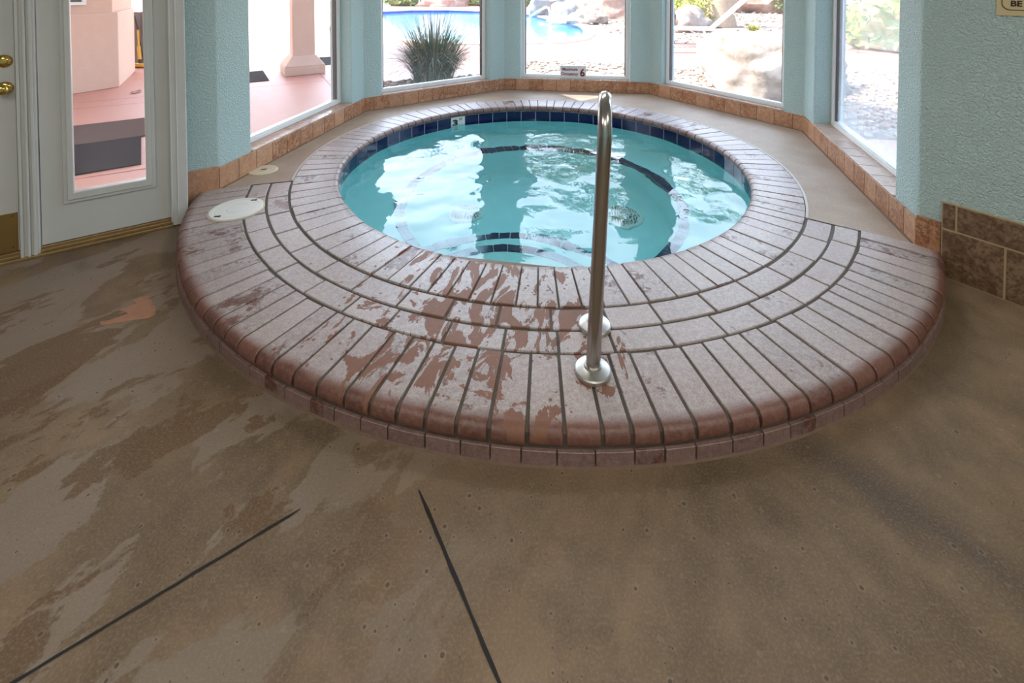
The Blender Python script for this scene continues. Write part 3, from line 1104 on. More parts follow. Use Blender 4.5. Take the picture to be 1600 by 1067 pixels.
# shell
BR, BZ, FZ = 1.02, -0.47, -0.93
mb = MB()
pr = [(1.49, -0.09), (1.476, -0.095), (1.472, -0.40), (1.44, -0.455), (1.40, BZ), (BR + .03, BZ), (BR, BZ - 0.02), (BR - .03, FZ + .12), (BR - .10, FZ + .02), (0.75, FZ), (0.0, FZ - 0.03)]
nn = 96
vs_ = [(CX + r * cos(2 * pi * k / nn), CY + r * sin(2 * pi * k / nn), z) for r, z in pr for k in range(nn)]
fs = [(i * nn + k, i * nn + (k + 1) % nn, (i + 1) * nn + (k + 1) % nn, (i + 1) * nn + k) for i in range(len(pr) - 1) for k in range(nn)]
mb.add(vs_, fs)
mb.build('shell', M['plaster'], spa, smooth=60)
mb = MB()
for b0, b1 in joint_list(0, 2 * pi, 0.085, 0.08):
    mb.sweep([(BR - .008, BZ - .06), (BR - .008, BZ + .004), (BR + .06, BZ + .004), (BR + .06, BZ - .06)], b0 + .002, b1 - .002, 2)
mb.build('bench_edge_tile', M['blue'], spa)

SC = (-0.05, 2.22)


def step(rad, z, tilew):
    pts = []
    for k in range(49):
        a = radians(-20) + radians(220) * k / 48
        x, y = SC[0] + rad * cos(a), SC[1] + rad * sin(a)
        d = hypot(x - CX, y - CY)
        if d > 1.468:
            x, y = CX + (x - CX) * 1.468 / d, CY + (y - CY) * 1.468 / d
        pts.append((x, y))
    # back edge along the wall
    a1 = atan2(pts[-1][1] - CY, pts[-1][0] - CX)
    a0 = atan2(pts[0][1] - CY, pts[0][0] - CX)
    for k in range(1, 12):
        a = a1 + (a0 - a1) * k / 12
        pts.append((CX + 1.468 * cos(a), CY + 1.468 * sin(a)))
    q = MB()
    q.prism(pts, FZ, z)
    so = q.build('step', M['plaster'], spa, bevel=0.01)
    q = MB()
    for b0, b1 in joint_list(radians(2), radians(178), tilew / rad, 0.06):
        am = (b0 + b1) / 2
        x, y = SC[0] + rad * cos(am), SC[1] + rad * sin(am)
        if hypot(x - CX, y - CY) < 1.44:
            q.sweep([(rad - .062, z - .06), (rad - .062, z + .003), (rad + .005, z + .003), (rad + .005, z - .06)], b0 + .003, b1 - .003, 2, SC)
    put(q.build('step_edge_tile', M['blue']), so).matrix_parent_inverse = Matrix.Identity(4)


step(0.92, -0.465, 0.085)
step(0.58, -0.22, 0.085)

for dx, dy in ((-0.60, 0.16), (0.66, 0.10)):
    q = MB()
    ox, oy = CX + dx, CY + dy
    q.lathe([(0.14, FZ - 0.02), (0.14, FZ + 0.018), (0.125, FZ + 0.03), (0.001, FZ + 0.034)], 28, (ox, oy, 0))
    dc = q.build('drain_cover', M['drain'], spa, smooth=40)
    q = MB()
    for k in range(-6, 7):
        for sgn in (-1, 1):
            h = sqrt(max(0, 0.11 ** 2 - (k * 0.017) ** 2))
            if h > 0.02:
                q.box((ox + k * 0.017, oy + sgn * (h / 2 + .008), FZ + 0.034), (0.006, h - 0.012, 0.006))
    put(q.build('grate_slots', M['gasket']), dc).matrix_parent_inverse = Matrix.Identity(4)

# unseen lamp and lens added to brighten the spa interior, below the near bench
la = radians(250)
lp = Vector((CX + 0.98 * cos(la), CY + 0.98 * sin(la), -0.66))
q = MB()
q.lathe([(0.11, 0.0), (0.11, 0.012), (0.085, 0.022), (0.08, 0.014), (0.001, 0.018)], 28, lp, Matrix.Rotation(la + pi, 4, 'Z') @ Matrix.Rotation(pi / 2, 4, 'Y'))
q.build('spa_fill_lens', M['drain'], spa, smooth=40)
ld = bpy.data.lights.new('spa_fill_light', 'POINT')
ld.energy = 22
ld.shadow_soft_size = 0.08
ld.color = (0.95, 1.0, 0.96)
lo = bpy.data.objects.new('spa_fill_light', ld)
COL.objects.link(lo)
lo.location = (lp.x - 0.14 * cos(la), lp.y - 0.14 * sin(la), lp.z)

# water surface
mb = MB()
S_ = 0.022
RW = 1.4745
nr = int(RW / S_)


def wave(x, y):
    p = Vector((x * 2.3, y * 2.3, 3.7))
    h = noise.noise(p) * 0.0095
    h += noise.noise(Vector((x * 5.1 + 9, y * 5.1, 1.2))) * 0.0058
    h += noise.noise(Vector((x * 12.0, y * 12.0 + 5, 7.0))) * 0.0019
    return h


vs_ = [(CX, CY, WZ + wave(CX, CY))]
fs = []
seg = 360
for i in range(1, nr + 1):
    r = RW * i / nr
    for k in range(seg):
        a = 2 * pi * k / seg
        x, y = CX + r * cos(a), CY + r * sin(a)
        vs_.append((x, y, WZ + wave(x, y)))
for k in range(seg):
    fs.append((0, 1 + k, 1 + (k + 1) % seg))
for i in range(nr - 1):
    for k in range(seg):
        a, b = 1 + i * seg + k, 1 + i * seg + (k + 1) % seg
        fs.append((a, a + seg, b + seg, b))
mb.add(vs_, fs)
wo = mb.build('spa_water', M['water'], smooth=180, keep=True)
tag(wo, 'clear turquoise rippling water filling the round hot tub', 'water')

# ------------------------------------------------------------------ hand rail over the step
hr = thing('handrail', 'brushed steel inverted U grab rail standing on the brick step', 'handrail', (0.276, 1.62, D))
rb, rt = 0.108, 1.012
p0, p1 = Vector((0.272, 1.585, 0)), Vector((0.316, 1.80, 0))
lean = Vector((0.040, 0.02, 0))
pts = []
for k in range(9):
    pts.append(p0.lerp(p0 + lean, k / 8) + Vector((0, 0, D + 0.004 + (rt - rb - D) * k / 8)))
u = (p1 - p0).normalized()
rb2 = (p1 - p0).length / 2
for k in range(1, 16):
    a = pi - pi * k / 16
    pts.append(p0 + lean + u * (rb2 + rb2 * cos(a)) + Vector((0, 0, rt - rb + rb * sin(a))))
for k in range(9):
    pts.append((p1 + lean).lerp(p1, k / 8) + Vector((0, 0, rt - rb - (rt - rb - D - 0.004) * k / 8)))
mb = MB()
mb.tube(pts, 0.0242, 24)
mb.build('rail', M['steel'], hr, smooth=60)
for p in (p0, p1):
    mb = MB()
    mb.lathe([(0.058, 0.0), (0.060, 0.002), (0.060, 0.013), (0.057, 0.017), (0.041, 0.023), (0.030, 0.025), (0.028, 0.031), (0.0245, 0.031)], 40, (p.x, p.y, D))
    mb.build('escutcheon', M['cast'], hr, smooth=28)

# ------------------------------------------------------------------ lids
lc = Vector((-1.600, 2.758))
lid = thing('skimmer_lid', 'round white skimmer lid with two dark slots set in the bricks', 'lid', (lc.x, lc.y, D))
ring = MB()
ring.lathe([(0.146, -0.01), (0.147, 0.004), (0.141, 0.006), (0.138, 0.002)], 48, (lc.x, lc.y, D))
ring.build('collar', M['cream'], lid, smooth=40)
ld_ = MB()
ld_.lathe([(0.139, 0.0), (0.139, 0.007), (0.136, 0.009), (0.118, 0.009), (0.116, 0.0078), (0.112, 0.0078), (0.110, 0.009), (0.060, 0.0092), (0.058, 0.0082), (0.054, 0.0082), (0.052, 0.0094), (0.001, 0.0094)], 64, (lc.x, lc.y, D))
ld_.build('cover', M['lid'], lid, smooth=25)
for sx, sy in ((0.045, 0.105), (-0.050, -0.100)):
    sl = MB()
    sl.box((lc.x + sx, lc.y + sy, D + 0.0085), (0.034, 0.016, 0.003), radians(14))
    sl.build('finger_slot', M['rust'], lid)

lc2 = Vector((-1.750, 3.350))
lid2 = thing('deck_lid', 'small round cream fill cap set in the concrete deck by the base tiles', 'lid', (lc2.x, lc2.y, D))
q = MB()
q.lathe([(0.094, -0.01), (0.094, 0.002), (0.088, 0.006), (0.034, 0.008), (0.032, 0.005), (0.030, 0.005), (0.028, 0.008), (0.001, 0.008)], 48, (lc2.x, lc2.y, D - 0.002))
q.build('cover', M['cream'], lid2, smooth=25)
q = MB()
q.box((lc2.x + .004, lc2.y, D + 0.005), (0.034, 0.013, 0.006), radians(20))
q.build('key_slot', M['rust'], lid2)

# ------------------------------------------------------------------ signs
i = 2
sg0, sg1 = 0.686, 1.016
n_in = -N_[i]
sp = Vector((*at(i, 0.70, SET[i] + 0.002), 0))
sign = thing('occupancy_sign', 'small white occupancy sign with maroon lettering standing in the middle window', 'sign', (sp.x, sp.y, SILL))
sx0, sx1 = 0.693, 1.008
mb = MB()
mb.obox(K[i], E_[i], sx0, sx1, SET[i] - 0.010, SET[i] - 0.003, SILL + 0.001, SILL + 0.158)
mb.build('panel', M['signw'], sign)
c = at(i, sx0, SET[i] - 0.0105)
T1 = on_wall(Vector((c[0], c[1], SILL)), n_in)
sw_ = sx1 - sx0
text_mesh('lettering', 'Maximum', 0.049, T1 @ Matrix.Translation((0.022, 0.098, 0)), M['signr'], sign, bold=0.0016, sx=0.98)
text_mesh('lettering', 'Occupancy', 0.049, T1 @ Matrix.Translation((0.011, 0.042, 0)), M['signr'], sign, bold=0.0016, sx=0.93)
text_mesh('numeral', '6', 0.125, T1 @ Matrix.Translation((0.240, 0.033, 0)), M['signr'], sign, bold=0.004, sx=0.95)

ws = Vector((*(K[5] + RE * 0.285), 0))
sign2 = thing('wall_sign', 'beige notice plate with dark border mounted on the teal right wall', 'sign', (ws.x, ws.y, 1.27))
s0 = 0.262
zb = 1.280
mb = MB()
mb.obox(K[5], RE, s0, s0 + 0.32, -0.006, 0.0, zb, zb + 0.42)
mb.build('panel', M['signb'], sign2, bevel=0.002)
c = K[5] + RE * s0 - RN * 0.0065
T2 = on_wall(Vector((c.x, c.y, zb)), -RN)
bd = MB()
x0, y0, x1, y1, rr = 0.016, 0.024, 0.304, 0.396, 0.03
path = []
for cx_, cy_, a0 in ((x0 + rr, y0 + rr, pi), (x1 - rr, y0 + rr, 1.5 * pi), (x1 - rr, y1 - rr, 0), (x0 + rr, y1 - rr, 0.5 * pi)):
    path += [(cx_ + rr * cos(a0 + pi / 2 * k / 6), cy_ + rr * sin(a0 + pi / 2 * k / 6)) for k in range(7)]
n = len(path)
cm = Vector(((x0 + x1) / 2, (y0 + y1) / 2))
vs_ = []
for x, y in path:
    d = (Vector((x, y)) - cm).normalized() * 0.004
    vs_ += [T2 @ Vector((x, y, 0.0006)), T2 @ Vector((x - d.x, y - d.y, 0.0006))]
bd.add(vs_, [(2 * k, 2 * ((k + 1) % n), 2 * ((k + 1) % n) + 1, 2 * k + 1) for k in range(n)])
bd.build('border', M['ink'], sign2)
text_mesh('lettering', 'BE', 0.035, T2 @ Matrix.Translation((0.044, 0.043, 0)), M['ink'], sign2, bold=0.001)

# ================================================================== outdoors
GZ = -0.02
# ground: one salmon slab with the pool left open
POOL = [(-7.2, 25.0), (-6.6, 22.5), (-5.3, 19.7), (-4.5, 17.2), (-4.0, 15.3), (-3.5, 13.9), (-2.9, 12.6), (-2.2, 11.9), (-1.4, 11.6), (-0.4, 11.7), (0.5, 11.75), (1.15, 11.9), (1.7, 12.5), (2.1, 13.8), (2.3, 15.4), (2.35, 16.8), (2.1, 18.0), (1.6, 19.6), (1.1, 22.0), (0.5, 24.3), (-1.2, 25.7), (-3.5, 26.8), (-5.6, 26.6)]


def ground_with_hole(hole, outer, z0, z1, mat, name):
    bm = bmesh.new()
    def loop(pts, z):
        vs = [bm.verts.new((x, y, z)) for x, y in pts]
        return vs, [bm.edges.new((vs[k], vs[(k + 1) % len(vs)])) for k in range(len(vs))]
    v1, e1 = loop(outer, z1)
    v2, e2 = loop(hole, z1)
    bmesh.ops.triangle_fill(bm, use_beauty=True, edges=e1 + e2)
    for vs_ in (v1, v2):
        low = [bm.verts.new((v.co.x, v.co.y, z0)) for v in vs_]
        for k in range(len(vs_)):
            j = (k + 1) % len(vs_)
            bm.faces.new((vs_[k], vs_[j], low[j], low[k]))
    bmesh.ops.recalc_face_normals(bm, faces=bm.faces)
    me = bpy.data.meshes.new(name)
    bm.to_mesh(me)
    bm.free()
    me.materials.append(mat)
    o = bpy.data.objects.new(name, me)
    COL.objects.link(o)
    return o


outer = [(-40, 80), (-40, -8), (DP.x - 3.2, -8)]
outer = [(-40, 90), (-40, -6), (-5.2, -6), (far_l.x - .2, far_l.y - .1)] + [tuple(DP + DN * 0.12 + DE * 0.8)] + [at(0, 0.0, .16), at(0, LEN[0], .2), at(2, 0, .2), at(2, LEN[2], .2), at(4, 0, .2), at(4, LEN[4], .2), (K[5].x + .3, K[5].y), (far_r.x + .25, far_r.y), (far_r.x + .25, -6), (40, -6), (40, 90)]
patio = struct(ground_with_hole(POOL, outer, GZ - 0.1, GZ, M['patio'], 'floor_patio'))
for k, pl in enumerate(([(-5.3, 5.8), (-3.64, 6.65), (-2.85, 7.09), (-2.0, 7.6)], [(-3.5, 8.4), (-2.38, 6.45), (-2.1, 6.0)], [(1.40, 8.75), (1.92, 10.49)], [(1.92, 10.49), (2.65, 11.0), (3.4, 11.2)], [(-6.2, 4.9), (-4.3, 5.9), (-3.5, 6.3)], [(-4.6, 2.75), (-3.25, 3.50), (-2.6, 3.86)])):
    q = strip(pl, 0.014 if k != 5 else 0.02, z1=GZ + 0.001, seed=10 + k)
    put(q.build('expansion_joint', M['joint']), patio)

# pool
pool = thing('swimming_pool', 'large outdoor swimming pool with blue tile band beyond the windows', 'pool', (-1.5, 17, GZ))
n = len(POOL)
mb = MB()
mb.add([(x, y, GZ) for x, y in POOL] + [(x, y, -1.3) for x, y in POOL], [(k, (k + 1) % n, n + (k + 1) % n, n + k) for k in range(n)] + [tuple(range(n, 2 * n))])
mb.build('basin', M['pshell'], pool)
cc = Vector((-1.8, 18.5))


def inset(d):
    out = []
    for k in range(n):
        a, b, c_ = Vector(POOL[k - 1]), Vector(POOL[k]), Vector(POOL[(k + 1) % n])
        t = (c_ - a).normalized()
        out.append(tuple(b + Vector((-t.y, t.x)) * d))
    return out


ar = sum(POOL[k][0] * POOL[(k + 1) % n][1] - POOL[(k + 1) % n][0] * POOL[k][1] for k in range(n))
sg = 1 if ar > 0 else -1
ou, inn = inset(-0.32 * sg), inset(0.03 * sg)
mb = MB()
mb.add([(x, y, GZ + 0.03) for x, y in ou] + [(x, y, GZ + 0.03) for x, y in inn] + [(x, y, GZ - 0.03) for x, y in inn] + [(x, y, GZ) for x, y in ou], [(k, (k + 1) % n, n + (k + 1) % n, n + k) for k in range(n)] + [(n + k, n + (k + 1) % n, 2 * n + (k + 1) % n, 2 * n + k) for k in range(n)] + [(3 * n + k, 3 * n + (k + 1) % n, (k + 1) % n, k) for k in range(n)])
mb.build('pool_coping', M['coping_c'], pool)
tl_ = inset(0.012 * sg)
mb = MB()
mb.add([(x, y, GZ - 0.03) for x, y in tl_] + [(x, y, GZ - 0.22) for x, y in tl_], [(k, (k + 1) % n, n + (k + 1) % n, n + k) for k in range(n)])
mb.build('tile_band', M['ptile'], pool)
mb = MB()
mb.add([(x, y, GZ - 0.14) for x, y in tl_], [tuple(range(n)) if ar > 0 else tuple(range(n - 1, -1, -1))])
pw = mb.build('pool_water', M['pwater'], keep=True)
tag(pw, 'sunlit pale blue water filling the outdoor swimming pool', 'water')

prail = thing('pool_handrail', 'steel figure four handrail at the near edge of the outdoor pool', 'handrail', (0.88, 11.14, GZ))
mb = MB()
pts = [(0.895, 11.14, GZ), (0.885, 11.16, 0.40), (0.88, 11.2, 0.78), (0.86, 11.25, 0.86), (0.80, 11.35, 0.875), (0.62, 11.75, 0.74), (0.48, 12.05, 0.62), (0.435, 12.14, 0.54), (0.43, 12.1, 0.40), (0.45, 12.0, 0.30), (0.55, 11.7, 0.18), (0.70, 11.45, 0.09), (0.79, 11.36, 0.03), (0.81, 11.34, GZ)]
mb.tube(pts, 0.028, 12)
mb.build('rail', M['rail_o'], prail, smooth=60)
for p in (pts[0], pts[-1]):
    q = MB()
    q.lathe([(0.07, 0), (0.07, 0.015), (0.04, 0.03), (0.03, 0.03)], 20, p)
    q.build('escutcheon', M['rail_o'], prail, smooth=50)


# rocks
def rock(name, label, loc, size, seed, mat, rough=0.28, sub=4, rz=0.0, group=None, cat='rock'):
    bm = bmesh.new()
    bmesh.ops.create_icosphere(bm, subdivisions=sub, radius=1.0)
    for v in bm.verts:
        p = v.co.copy()
        d = noise.noise(p * 1.1 + Vector((seed * 3.1, 0, 0))) * rough * 1.5 + noise.noise(p * 2.7 + Vector((0, seed * 1.7, 0))) * rough * 0.7 + noise.noise(p * 7 + Vector((0, 0, seed))) * rough * 0.2
        cell = noise.voronoi(p * 1.3 + Vector((seed, seed, 0)))[0][0]
        v.co = p * (1 + d - cell * 0.12)
        if v.co.z < -0.35:
            v.co.z = -0.35 + (v.co.z + 0.35) * 0.2
    me = bpy.data.meshes.new(name)
    bm.to_mesh(me)
    bm.free()
    me.polygons.foreach_set('use_smooth', [True] * len(me.polygons))
    me.set_sharp_from_angle(angle=radians(38))
    me.materials.append(mat)
    o = bpy.data.objects.new(name, me)
    COL.objects.link(o)
    o.scale = size
    o.rotation_euler = (0, 0, rz)
    o.location = (loc[0], loc[1], GZ + size[2] * 0.36)
    tag(o, label, cat, group or 'garden rocks by the pool')
    return o


rock('boulder', 'huge pale boulder just outside the window right of the middle one', (3.62, 6.75), (0.98, 0.90, 0.62), 3, M['rockw'], 0.22, 5, 0.5, cat='boulder')
rock('boulder', 'dark pink boulder lying far back beyond the palm trunks at right', (12.7, 24.6), (2.4, 1.4, 1.3), 8, M['rockp'], cat='boulder')
rock('rock', 'pale rounded rock beside the yellow green bush, right of the pool', (5.35, 14.5), (0.66, 0.5, 0.55), 11, M['rockw'])
rock('rock', 'pale rock at the left of the yellow green bush, half behind the wall pier', (4.75, 14.7), (0.5, 0.45, 0.5), 12, M['rockp'])
rock('rock', 'grey angular rock on the pool edge near its handrail', (1.95, 18.2), (0.55, 0.7, 0.6), 13, M['rockg'])
rock('rock', 'dark grey flat rock stacked behind the pool, left of the palm', (1.55, 22.3), (0.9, 0.8, 0.9), 14, M['rockg'])
rock('rock', 'low cream rock at the far right pool edge below the palm', (2.75, 17.5), (0.75, 0.7, 0.38), 15, M['rockw'])
rock('rock', 'broad cream rock slab at the foot of the palm by the pool', (3.3, 21.3), (1.3, 1.0, 0.6), 16, M['rockw'])
rock('boulder', 'large speckled pink boulder to the right of the poolside palm', (4.75, 20.6), (1.2, 1.2, 1.15), 17, M['rockp'], cat='boulder')
rock('rock', 'brown rock in front of the thin plants beyond the far pool edge', (-4.6, 31.0), (1.8, 0.9, 0.9), 18, M['rockp'])
rock('rock', 'dark grey shaded rock behind the yellow green bush', (6.6, 18.0), (0.8, 0.7, 0.9), 19, M['rockg'])

# gravel beds
BEDS = [([(-2.2, 6.35), (-1.9, 7.0), (-0.3, 7.6), (0.2, 8.7), (1.2, 8.95), (2.1, 8.55), (2.7, 8.1), (3.6, 8.3), (4.7, 7.6), (5.2, 6.0), (4.2, 4.2), (2.9, 4.6), (1.9, 6.0), (-0.2, 6.3)], 2600),
        ([(3.6, 11.7), (2.7, 14.7), (2.6, 19), (3.0, 27), (9, 33), (22, 30), (20, 15), (12, 12), (7.5, 11.6), (5.6, 11.2)], 2600),
        ([(5.0, 6.0), (5.2, 7.8), (8.5, 8.2), (8.5, 3.5), (5, 2.4), (3.0, 2.6), (3.2, 3.9)], 1200)]
gm = MB()
bedm = MB()


def inside(p, poly):
    c_ = False
    for k in range(len(poly)):
        a, b = poly[k], poly[k - 1]
        if (a[1] > p[1]) != (b[1] > p[1]) and p[0] < (b[0] - a[0]) * (p[1] - a[1]) / (b[1] - a[1]) + a[0]:
            c_ = not c_
    return c_


bmi = bmesh.new()
bmesh.ops.create_icosphere(bmi, subdivisions=1, radius=1)
ICO = [v.co.copy() for v in bmi.verts]
ICF = [tuple(v.index for v in f.verts) for f in bmi.faces]
bmi.free()
for poly, cnt in BEDS:
    bedm.add([(x, y, GZ + 0.006) for x, y in poly], [tuple(range(len(poly)))])
    xs, ys = [p[0] for p in poly], [p[1] for p in poly]
    k = 0
    while k < cnt:
        y = min(ys) + (max(ys) - min(ys)) * R.random() ** 1.5
        p = (R.uniform(min(xs), max(xs)), y)
        if not inside(p, poly):
            continue
        k += 1
        s_ = R.uniform(0.02, 0.055) * (1 + 0.05 * max(0, y - 8))
        rm = Matrix.Rotation(R.uniform(0, 6.28), 4, 'Z')
        dims = Vector((s_ * R.uniform(.8, 1.4), s_ * R.uniform(.7, 1.1), s_ * R.uniform(.4, .8)))
        gm.add([Vector((p[0], p[1], GZ + dims.z * .6)) + rm @ Vector((v.x * dims.x * R.uniform(.8, 1.15), v.y * dims.y, v.z * dims.z)) for v in ICO], ICF)
bed = bedm.build('gravel_bed', M['soil'])
bed['kind'] = 'structure'
go = gm.build('gravel', M['gravel'], smooth=25)
go['kind'] = 'stuff'
tag(go, 'loose mixed gravel stones strewn over the beds outside the windows', 'gravel')


# plants
def blades(mb_, c, n_, h, spread, wd, seed, lean=1.0, segs=5, base=0.15):
    rr = random.Random(seed)
    for _ in range(n_):
        a = rr.uniform(0, 2 * pi)
        out = Vector((cos(a), sin(a), 0))
        side = Vector((-sin(a), cos(a), 0))
        L = h * rr.uniform(0.55, 1.15)
        le = lean * rr.uniform(0.1, 1.0) ** 0.8
        b = Vector(c) + out * rr.uniform(0, base)
        w0 = wd * rr.uniform(.6, 1.2)
        vs_ = []
        for k in range(segs + 1):
            t = k / segs
            ang = le * 1.75 * t
            # arc that droops with t
            p = b + out * (L * spread * le * (t ** 1.4)) + Vector((0, 0, L * (t - 0.55 * le * t * t * (1.0 + .3 * le))))
            ww = w0 * (1 - t ** 2) + 0.0008
            vs_ += [p - side * ww, p + side * ww]
        mb_.add(vs_, [(2 * k, 2 * k + 1, 2 * k + 3, 2 * k + 2) for k in range(segs)])


mb = MB()
blades(mb, (-1.17, 7.1, GZ), 1700, 1.15, 0.84, 0.0058, 5, 1.08, 7, 0.30)
fg = mb.build('ornamental_grass', M['blade'])
tag(fg, 'big arching clump of dark ornamental grass outside the second window from left', 'plant')
mb = MB()
blades(mb, (-0.36, 7.35, GZ), 90, 0.32, 0.5, 0.006, 6, 1.0, 4, 0.1)
tag(mb.build('ornamental_grass', plain('straw', (0.55, 0.42, 0.16), 0.7)), 'small straw yellow grass tuft right of the dark grass clump', 'plant')
mb = MB()
blades(mb, (7.1, 14.1, GZ), 110, 0.34, 0.55, 0.02, 8, 0.9, 4, 0.15)
tag(mb.build('low_plant', M['bush']), 'small spiky yellow green plant in the gravel right of the chaise lounge', 'plant')


def leaf_cloud(mb_, c, rad, n_, size, seed):
    rr = random.Random(seed)
    for _ in range(n_):
        a, b = rr.uniform(0, 2 * pi), math.acos(rr.uniform(-0.35, 1))
        k = rr.uniform(0.72, 1.05)
        k *= 1 + 0.25 * noise.noise(Vector((cos(a) * 2, sin(a) * 2, b * 1.5 + seed)))
        p = Vector(c) + Vector((rad[0] * sin(b) * cos(a), rad[1] * sin(b) * sin(a), rad[2] * cos(b))) * k
        d = Vector((rr.uniform(-1, 1), rr.uniform(-1, 1), rr.uniform(-.3, 1))).normalized() * size * rr.uniform(.6, 1.3)
        s = d.orthogonal().normalized() * size * 0.32
        mb_.add([p - d * .5, p + s, p + d * .5, p - s], [(0, 1, 2, 3)])


def shrub(name, label, c, rad, n_, size, seed, mat):
    mb_ = MB()
    leaf_cloud(mb_, (c[0], c[1], GZ + rad[2] * .4), rad, n_, size, seed)
    mb_.add(*(lambda z: ([Vector((c[0] + v.x * rad[0] * .68, c[1] + v.y * rad[1] * .68, GZ + rad[2] * .4 + v.z * rad[2] * .68)) for v in z], ICF))(ICO))
    return tag(mb_.build(name, mat), label, 'shrub', 'garden shrubs')


shrub('shrub', 'rounded yellow green bush behind the pale rocks right of the pool', (5.75, 16.3), (1.15, 0.9, 0.85), 900, 0.16, 21, M['bush'])
shrub('shrub', 'dense green hedge bush seen hazily through the right hand window', (8.4, 10.6), (1.6, 1.6, 1.2), 900, 0.16, 22, M['shrub'])
shrub('shrub', 'dark low shrub beyond the boulder at the back right of the garden', (13.8, 23.0), (1.4, 1.0, 1.1), 500, 0.25, 23, M['shrub'])
for k, (x, y, s_, lb) in enumerate(((-7.2, 32.0, 1.2, 'pale green shrub at the left end of the far pool edge'), (-2.2, 32.5, 1.3, 'spiky green shrub straight across the far pool edge'), (0.4, 31.5, 1.1, 'grey green shrub at the right end of the far pool edge'))):
    shrub('shrub', lb, (x, y), (s_ * 1.5, s_, s_), 450, 0.3, 30 + k, M['shrub'])


def palm(label, x, y, r, h, seed):
    t = thing('palm_tree', label, 'tree', (x, y, GZ), 'palms by the pool')
    rr = random.Random(seed)
    mb_ = MB()
    N = 26
    pts_ = [Vector((x + 0.12 * sin(k * .25), y, GZ + h * k / N)) for k in range(N + 1)]
    rad = [r * (1.25 - 0.25 * min(1, k / 3)) * (1 + 0.06 * (k % 2)) * (1 - 0.25 * k / N) for k in range(N + 1)]
    mb_.tube(pts_, r, 18, radii=rad)
    mb_.build('trunk', M['trunk'], t, smooth=50)
    fr = MB()
    top = pts_[-1]
    for f in range(34):
        a = rr.uniform(0, 6.28)
        el = rr.uniform(-0.9, 1.2)
        L = rr.uniform(1.5, 2.1)
        d = Vector((cos(a), sin(a), 0))
        sd = Vector((-sin(a), cos(a), 0))
        spine = [top + d * (L * u_ * cos(el * (1 - u_ * .6))) + Vector((0, 0, L * u_ * sin(el) - 0.9 * u_ * u_ * L * .5)) for u_ in (0, .25, .5, .75, 1)]
        for k in range(4):
            a_, b_ = spine[k], spine[k + 1]
            for j in range(5):
                p_ = a_.lerp(b_, j / 5)
                for sgn in (-1, 1):
                    tip = p_ + sd * sgn * 0.55 * (1 - .5 * k / 4) + (b_ - a_).normalized() * .35 + Vector((0, 0, -.18))
                    w_ = (b_ - a_).normalized() * 0.03
                    fr.add([p_ - w_, p_ + w_, tip], [(0, 1, 2)])
    fr.build('fronds', M['frond'], t)
    return t


palm('palm tree trunk rising behind the pool rocks in the middle window', 3.5, 24.0, 0.46, 6.5, 41)
palm('thick palm tree trunk behind the chaise lounge, right of the pool', 6.95, 16.2, 0.46, 5.2, 42)


def tree(label, x, y, h, rad, seed, mat):
    t = thing('broadleaf_tree', label, 'tree', (x, y, GZ))
    mb_ = MB()
    mb_.tube([(x, y, GZ), (x + .1, y, h * .3), (x - .05, y + .05, h * .7)], .2, 10, radii=[.26, .18, .1])
    mb_.build('trunk', M['bark'], t, smooth=50)
    fb = MB()
    for dx, dy, dz, k in ((0, 0, 0, 1), (-.6, .2, -.15, .7), (.6, -.2, -.1, .75), (.1, .5, .35, .6)):
        leaf_cloud(fb, (x + dx * rad, y + dy * rad, GZ + h * .72 + dz * rad), (rad * k, rad * k, rad * k * .8), int(900 * k), 0.26 * rad ** 0.5, seed + int(10 * k))
    fb.build('foliage', mat, t)
    return t


tree('leafy tree standing in the gravel garden far right of the pool', 14.5, 18.0, 9.0, 3.6, 51, M['bush'])
tree('tall leafy tree beyond the far right corner of the pool', 5.5, 34.5, 14.5, 5.5, 52, M['shrub'])

# drain grate, chaise lounge
gp, gd = Vector((3.0, 9.95)), Vector((1.0, 0.06)).normalized()
gt = thing('trench_grate', 'terracotta slotted drain grate set in the patio before the gravel', 'drain', (4.6, 10.3, GZ))
gdn = Vector((-gd.y, gd.x))
mb = MB()
mb.obox(gp, gd, 0, 3.6, 0.0, 0.05, GZ - .005, GZ + 0.014)
mb.obox(gp, gd, 0, 3.6, 0.85, 0.9, GZ - .005, GZ + 0.014)
mb.build('frame', M['grate'], gt)
mb = MB()
for k in range(30):
    mb.obox(gp, gd, 0.03 + k * 0.12, 0.075 + k * 0.12, 0.05, 0.85, GZ, GZ + 0.010)
mb.build('slats', M['patio'], gt)
mb = MB()
mb.obox(gp, gd, 0, 3.6, 0.05, 0.85, GZ, GZ + 0.003)
mb.build('channel', M['grate'], gt)

ch = thing('chaise_lounge', 'white sling chaise lounge with raised back beside the gravel bed', 'lounge chair', (4.2, 10.6, GZ))
# seat runs along x in view, back rises to the right
a, b = Vector((2.55, 11.85, 0.37)), Vector((4.62, 11.15, 0.38))
u = (b - a).normalized()
sv = Vector((-u.y, u.x, 0))
wd_ = 0.32
mb = MB()


def slab(mb_, p, q_, half, th):
    up = (q_ - p).cross(sv).normalized() * th
    mb_.add([p - sv * half, p + sv * half, q_ + sv * half, q_ - sv * half, p - sv * half + up, p + sv * half + up, q_ + sv * half + up, q_ - sv * half + up], [(0, 1, 2, 3), (7, 6, 5, 4), (0, 4, 5, 1), (1, 5, 6, 2), (2, 6, 7, 3), (3, 7, 4, 0)])


